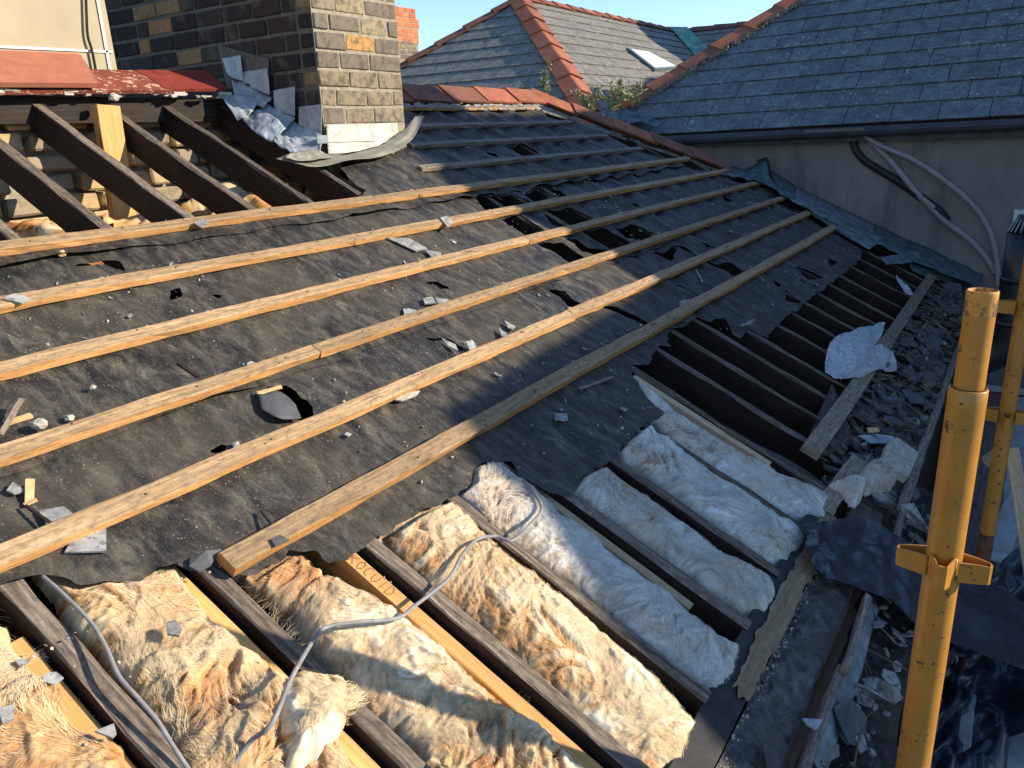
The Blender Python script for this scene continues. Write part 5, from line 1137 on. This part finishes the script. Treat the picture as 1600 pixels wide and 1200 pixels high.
rubl = [(1330, 660, .05), (1345, 700, .07), (1320, 690, .05), (1300, 735, .06), (1335, 745, .04), (1395, 765, .05), (1380, 790, .05), (1370, 640, .05), (1420, 560, .06), (1440, 600, .05), (1400, 545, .05), (1455, 520, .06), (1430, 490, .06), (1470, 480, .07), (1410, 620, .05), (1425, 770, .04)]
pos_words = ['below the clear polythene', 'under the eaves plank end', 'left of the stone slab', 'beside the uppermost white batt', 'next to the grey wool tuft', 'above the black polythene', 'by the slate stack', 'behind the first coping bricks', 'in the middle of the eaves rubble', 'beside the lath in the eaves rubble', 'right of the clear polythene', 'in the upper eaves rubble', 'near the upper plank end', 'where the eaves meet the wall', 'below the blue plastic corner', 'beside the lath joint']
for k, (x, y, s) in enumerate(rubl):
    rock_ = shard(x, y, s*.85, ('dark broken slate ' if k % 2 else 'dusty mortar-covered slab ')+pos_words[k], FRAG_D if k % 2 else DUST, w=-.02, n=6, sd=k, t=.014, tilt=.5, name='broken_slab', cat='rubble', group='broken slabs along the eaves')
for k, (a, b) in enumerate([((1310, 640, -.03), (1395, 672, -.05)), ((1290, 700, -.05), (1330, 740, -.09)), ((1420, 560, -.03), (1475, 640, -.06))]):
    P, Q = rp(*a), rp(*b); v, f, uv = timber(P, Q, .035, .025, N, jit=.003); tag(obj('broken_timber', v, f, W_DARK, uvs=uv), ['dark broken timber splinter lying across the rubble', 'short rotten timber by the wall plate', 'rotten strip of wood along the eaves rubble'][k], 'timber', 'broken timbers')

# ---------------------------------------------------------------- plastic sheets
v_, f_, uv_ = loft([rp(1291, 548, .03), rp(1305, 528, .05), rp(1345, 512, .06), rp(1384, 503, .05)], [rp(1290, 580, .02), rp(1312, 592, .05), rp(1350, 560, .08), rp(1376, 528, .05)], 26, 14, .02, 22, 3)
PL = tag(obj('clear_polythene', v_, f_, CLEAR, uvs=uv_, smooth=True), 'crumpled clear blue-white polythene lying over the eaves plank', 'plastic sheet')
v_, f_, uv_ = loft([rp(1312, 592, .05), rp(1345, 562, .07), rp(1372, 536, .05)], [rp(1345, 590, .03), rp(1370, 578, .05), rp(1402, 578, .02), rp(1395, 550, .03)], 20, 12, .02, 22, 5); c2 = obj('sheet_fold', v_, f_, CLEAR, PL, uvs=uv_, smooth=True)
v_, f_, uv_ = loft([rp(1400, 430, .02), rp(1412, 440, .05)], [rp(1415, 460, .03), rp(1432, 462, .02)], 8, 6, .012, 10, 3); tag(obj('plastic_scrap', v_, f_, CLEAR, uvs=uv_, smooth=True), 'small blue-white plastic scrap at the upper end of the plank', 'plastic scrap')
# black polythene over the eaves
A_l = [rp(1258, 818, .045), rp(1300, 812, .05), rp(1345, 812, .03), rp(1392, 835, .02), rp(1440, 868, -.01), rp(1520, 905, -.06), rp(1640, 955, -.10)]
B_l = [rp(1264, 878, .04), rp(1300, 902, .045), rp(1345, 922, .02), rp(1395, 935, .0), rp(1430, 975, -.03), rp(1500, 1010, -.10), rp(1640, 1060, -.16)]
v_, f_, uv_ = loft(A_l, B_l, 110, 34, .034, 13, 12); tag(obj('black_polythene', v_, f_, POLY, uvs=uv_, smooth=True), 'black polythene sheet draped over the eaves behind the yellow pole', 'plastic sheet')
for k, (A, B, lab) in enumerate([([atZ(1470, 990, -1.75), atZ(1540, 900, -1.75), atZ(1620, 800, -1.7)], [atZ(1500, 1070, -1.9), atZ(1570, 1000, -1.9), atZ(1650, 960, -1.9)], 'black polythene bundle on the scaffold deck at the right edge'),
                                ([atZ(1430, 1110, -2.0), atZ(1500, 1020, -2.0), atZ(1620, 980, -1.95)], [atZ(1440, 1240, -2.1), atZ(1540, 1160, -2.15), atZ(1650, 1140, -2.1)], 'dark polythene folds below the draped sheet'),
                                ([atZ(1380, 1180, -1.9), atZ(1450, 1160, -1.9), atZ(1560, 1170, -1.95)], [atZ(1390, 1260, -1.9), atZ(1470, 1260, -1.9), atZ(1600, 1260, -1.9)], 'black polythene fold at the bottom right edge')]):
    v_, f_, uv_ = loft(A, B, 60, 30, .14, 11, 30+k); tag(obj('black_polythene', v_, f_, POLY, uvs=uv_, smooth=True), lab, 'plastic sheet')

# ================================================================== SCAFFOLD
def pole_path(px1, y1, D): pass
PX, PY = 1.46, .045
SP = thing('scaffold_pole', 'near yellow scaffold standard with chipped paint, in front of the eaves', 'scaffold pole', (PX, PY, -2.2))
def ring(z0, z1, r, mat, name, hollow=True, seg=40, parent=SP, x=PX, y=PY, dents=0, nz=30):
    vs = []; fs = []
    for i in range(nz+1):
        z = z0+(z1-z0)*i/nz
        for k in range(seg):
            t = 2*math.pi*k/seg; rr = r*(1-dents*float(vn(np.array(z*14), np.array(k*.4), 2))); vs.append((x+math.cos(t)*rr, y+math.sin(t)*rr, z))
    for i in range(nz):
        for k in range(seg): fs.append((i*seg+k, i*seg+(k+1) % seg, (i+1)*seg+(k+1) % seg, (i+1)*seg+k))
    if hollow:                                       # rolled rim and bore
        b = len(vs)
        for (dz, q) in ((.0015, r-.001), (.002, r-.0025), (.0, r-.004), (-.06, r-.004)):
            for k in range(seg): t = 2*math.pi*k/seg; vs.append((x+math.cos(t)*q, y+math.sin(t)*q, z1+dz))
        prev = nz*seg
        for m in range(4):
            cur = b+m*seg
            for k in range(seg): fs.append((prev+k, prev+(k+1) % seg, cur+(k+1) % seg, cur+k))
            prev = cur
    return obj(name, vs, fs, mat, parent, smooth=True)
ztop = atX(1540, 455, PX)[2]; zsl = atX(1505, 606, PX)[2]; zworn = atX(1535, 492, PX)[2]
ring(zsl-.03, zworn, .0235, YELLOW, 'spigot', hollow=False); ring(zworn, ztop, .0237, YELLOW_WORN, 'spigot_end', hollow=True, nz=6)
ring(-2.3, zsl, .030, YELLOW, 'tube', hollow=True, nz=60); ring(zsl-.0005, zsl+.0035, .0262, RUST, 'sleeve_rim', hollow=False, nz=2)
# v-pressed bracket cups round the standard
zc = atX(1470, 880, PX)[2]
def cup(ang, L, x, y, z, parent, h=.05, w0=.02, mat=YELLOW):
    d = np.array([math.cos(ang), math.sin(ang), 0]); s = np.array([-d[1], d[0], 0]); c = np.array([x, y, z]); r = .029
    prof = [(r-.004, w0), (r+L*.55, w0*.62), (r+L*.92, w0*.40), (r+L, w0*.15), (r+L, -w0*.15), (r+L*.92, -w0*.40), (r+L*.55, -w0*.62), (r-.004, -w0)]
    inn = [(a-.004 if i in (3, 4) else a, b*(.82) if abs(b) > w0*.2 else b*.8) for i, (a, b) in enumerate(prof)]; n = len(prof); vs = []
    tp_ = [0, -.001, -.003, -.004, -.004, -.003, -.001, 0]
    for (P, zz) in ((prof, h/2), (prof, -h/2), (inn, -h/2), (inn, h/2)):
        vs += [c+d*a+s*b+np.array([0, 0, zz+(tp_[i] if zz > 0 else -tp_[i]*.3)]) for i, (a, b) in enumerate(P)]
    fs = []
    for i in range(n-1):
        for a, b in ((0, 1), (1, 2), (2, 3), (3, 0)): fs.append((a*n+i, a*n+i+1, b*n+i+1, b*n+i))
    o = obj('ledger_cup', vs, fs, mat, parent); m = o.modifiers.new('bevel', 'BEVEL'); m.width = .0015; m.segments = 2; return o
rgt = rt/np.linalg.norm(rt); tow = -fw; 
aL = math.atan2(-rgt[1], -rgt[0]); aR = math.atan2(rgt[1], rgt[0]); aT = math.atan2(-PY-.0, -PX)
cup(aT, .032, PX, PY, zc+.004, SP, .052, .021); cup(aT+math.pi/2, .048, PX, PY, zc, SP, .040, .022); cup(aT-math.pi/2, .048, PX, PY, zc, SP, .040, .022); cup(aT+math.pi, .048, PX, PY, zc, SP, .04, .022)
for sgn in (-1, 1):                                   # weld beads
    v, f = tube([np.array([PX, PY, zc+.01])+np.array([math.cos(aT+sgn*.62), math.sin(aT+sgn*.62), 0])*.032+np.array([0, 0, q]) for q in (-.01, .0, .018)], .004, 8); obj('weld', v, f, YELLOW, SP, smooth=True)
# far pole
fp = atX(1592, 455, 2.95); FX, FY = 2.95, fp[1]; b2 = atX(1545, 850, 2.95)
FX = 2.95; FY = atX(1581, 600, 2.95)[1]
SP2 = thing('scaffold_pole', 'further yellow scaffold standard at the right edge, behind the near one', 'scaffold pole', (FX, FY, -2.5))
zb_ = atX(1530, 830, FX)[2]
ring(zb_, fp[2]+.15, .0245, YELLOW, 'tube', parent=SP2, x=FX, y=FY, nz=40); ring(zb_-.6, zb_, .024, RUST, 'rusty_foot', hollow=False, parent=SP2, x=FX, y=FY, nz=10)
for zz, kk in ((atX(1590, 480, FX)[2], 0), (atX(1560, 648, FX)[2], 1)):
    for a in (aT+math.pi/2, aT-math.pi/2, aT): cup(a, .05, FX, FY, zz, SP2, .042, .02)
def bar(name, a, b, r, mat, lab, cat='scaffold tube'):
    v, f = tube([a, (np.array(a)+np.array(b))/2, b], r, 16); return tag(obj(name, v, f, mat, smooth=True), lab, cat)
# diagonal brace and deck boards at right
timber_a = atX(1580, 700, 3.4); timber_b = atX(1612, 900, 3.0)
v, f, uv = timber(timber_a, timber_b, .045, .03, (-1, 0, .2)); tag(obj('wooden_brace', v, f, W_BOARD_PALE, uvs=uv), 'pale timber brace slanting down at the right edge', 'timber')
a = atX(1535, 720, 4.0); b = atX(1562, 700, 4.0); v, f, uv = timber(a, b, .05, .03, (-.3, 0, 1)); tag(obj('timber_offcut', v, f, W_BOARD_PALE, uvs=uv), 'short pale timber between the two scaffold poles', 'timber')
DK = thing('scaffold_deck', 'scaffold deck of grey boards far below the eaves', 'scaffold', (4, -.3, -2.25))
for k in range(5):
    v, f, uv = timber((1.2, .02-k*.235, -2.2-.002*k), (7.2, .02-k*.235, -2.2-.002*k), .225, .04, (0, 0, 1), jit=.003); obj('deck_board', v, f, [W_LATH, STEELDECK, W_OLD, STEELDECK, W_LATH][k], DK, uvs=uv)
v, f, uv = timber(atZ(1600, 760, -2.1), atZ(1550, 870, -2.1), .12, .02, (0, 0, 1)); obj('metal_panel', v, f, STEELDECK, DK, uvs=uv)
v, f, uv = timber(atZ(1512, 1050, -2.12), atZ(1492, 1200, -2.12), .08, .02, (0, 0, 1)); obj('metal_panel', v, f, STEELDECK, DK, uvs=uv)
# black flue
FLX = 5.6
FLU = thing('black_flue_pipe', 'black boiler flue pipe with a slotted cowl at the right edge', 'flue', atX(1585, 450, FLX))
tpf = atX(1586, 362, FLX); btm = atX(1579, 520, FLX); RF = .098
path = [tpf, tpf*.5+btm*.5, btm]
for k in range(1, 8):
    t = k/7*1.25; path.append(btm+np.array([0, (1-math.cos(t))*.20, -math.sin(t)*.20]))
path[0][1] = btm[1]; path[1][1] = btm[1]
v, f = tube(path, RF, 28); obj('pipe', v, f, BLACKPIPE, FLU, smooth=True)
v, f = tube([path[0], path[0]+np.array([0, 0, .07]), path[0]+np.array([0, 0, .10])], [RF+.002, RF*.62, RF*.6], 28); obj('cowl', v, f, BLACKPIPE, FLU, smooth=True)
for k in range(20):
    t = 2*math.pi*k/20; d = np.array([math.cos(t), math.sin(t), 0]); v, f = tube([path[0]+d*(RF+.003)+np.array([0, 0, .004]), path[0]+d*(RF*.62+.004)+np.array([0, 0, .075])], .003, 5); obj('cowl_fin', v, f, LEAD, FLU)
for zz in (.05, .32):
    v, f = tube([btm+np.array([0, 0, zz]), btm+np.array([0, 0, zz+.03])], RF+.004, 28); obj('pipe_collar', v, f, BLACKPIPE, FLU, smooth=True)

# ================================================================== unseen slab added on the sunny side, outline fitted to the big shadow it casts
GB = thing('shadow_caster', 'unseen brick slab shaped to cast the big shadow on the roofs', 'shadow caster', (9, -3.2, -3))
prof = [(3.0, -5.8), (3.0, -.05), (3.43, .53), (3.78, .98), (4.11, 1.28), (4.26, 1.51), (5.68, 1.58), (6.28, 1.63), (6.49, 1.88), (6.64, 2.15), (6.70, 2.5), (6.72, 2.85), (6.95, 3.0), (7.15, 3.35), (7.7, 3.95), (8.38, 3.97), (8.40, 3.52), (9.4, 3.50), (9.9, 3.46), (10.05, 3.36), (11.2, 3.6), (12.2, 3.9), (12.75, 4.2), (13.4, 4.25), (16, 4.9), (19.3, 5.2), (19.6, 6.5), (20.5, 7.3), (24, 7.3), (24, -5.8)]
v, f = prism([(x, -3.0, z) for x, z in prof], (0, 1, 0), .35); obj('shadow_caster_slab', v, f, BR_BUFF, GB)
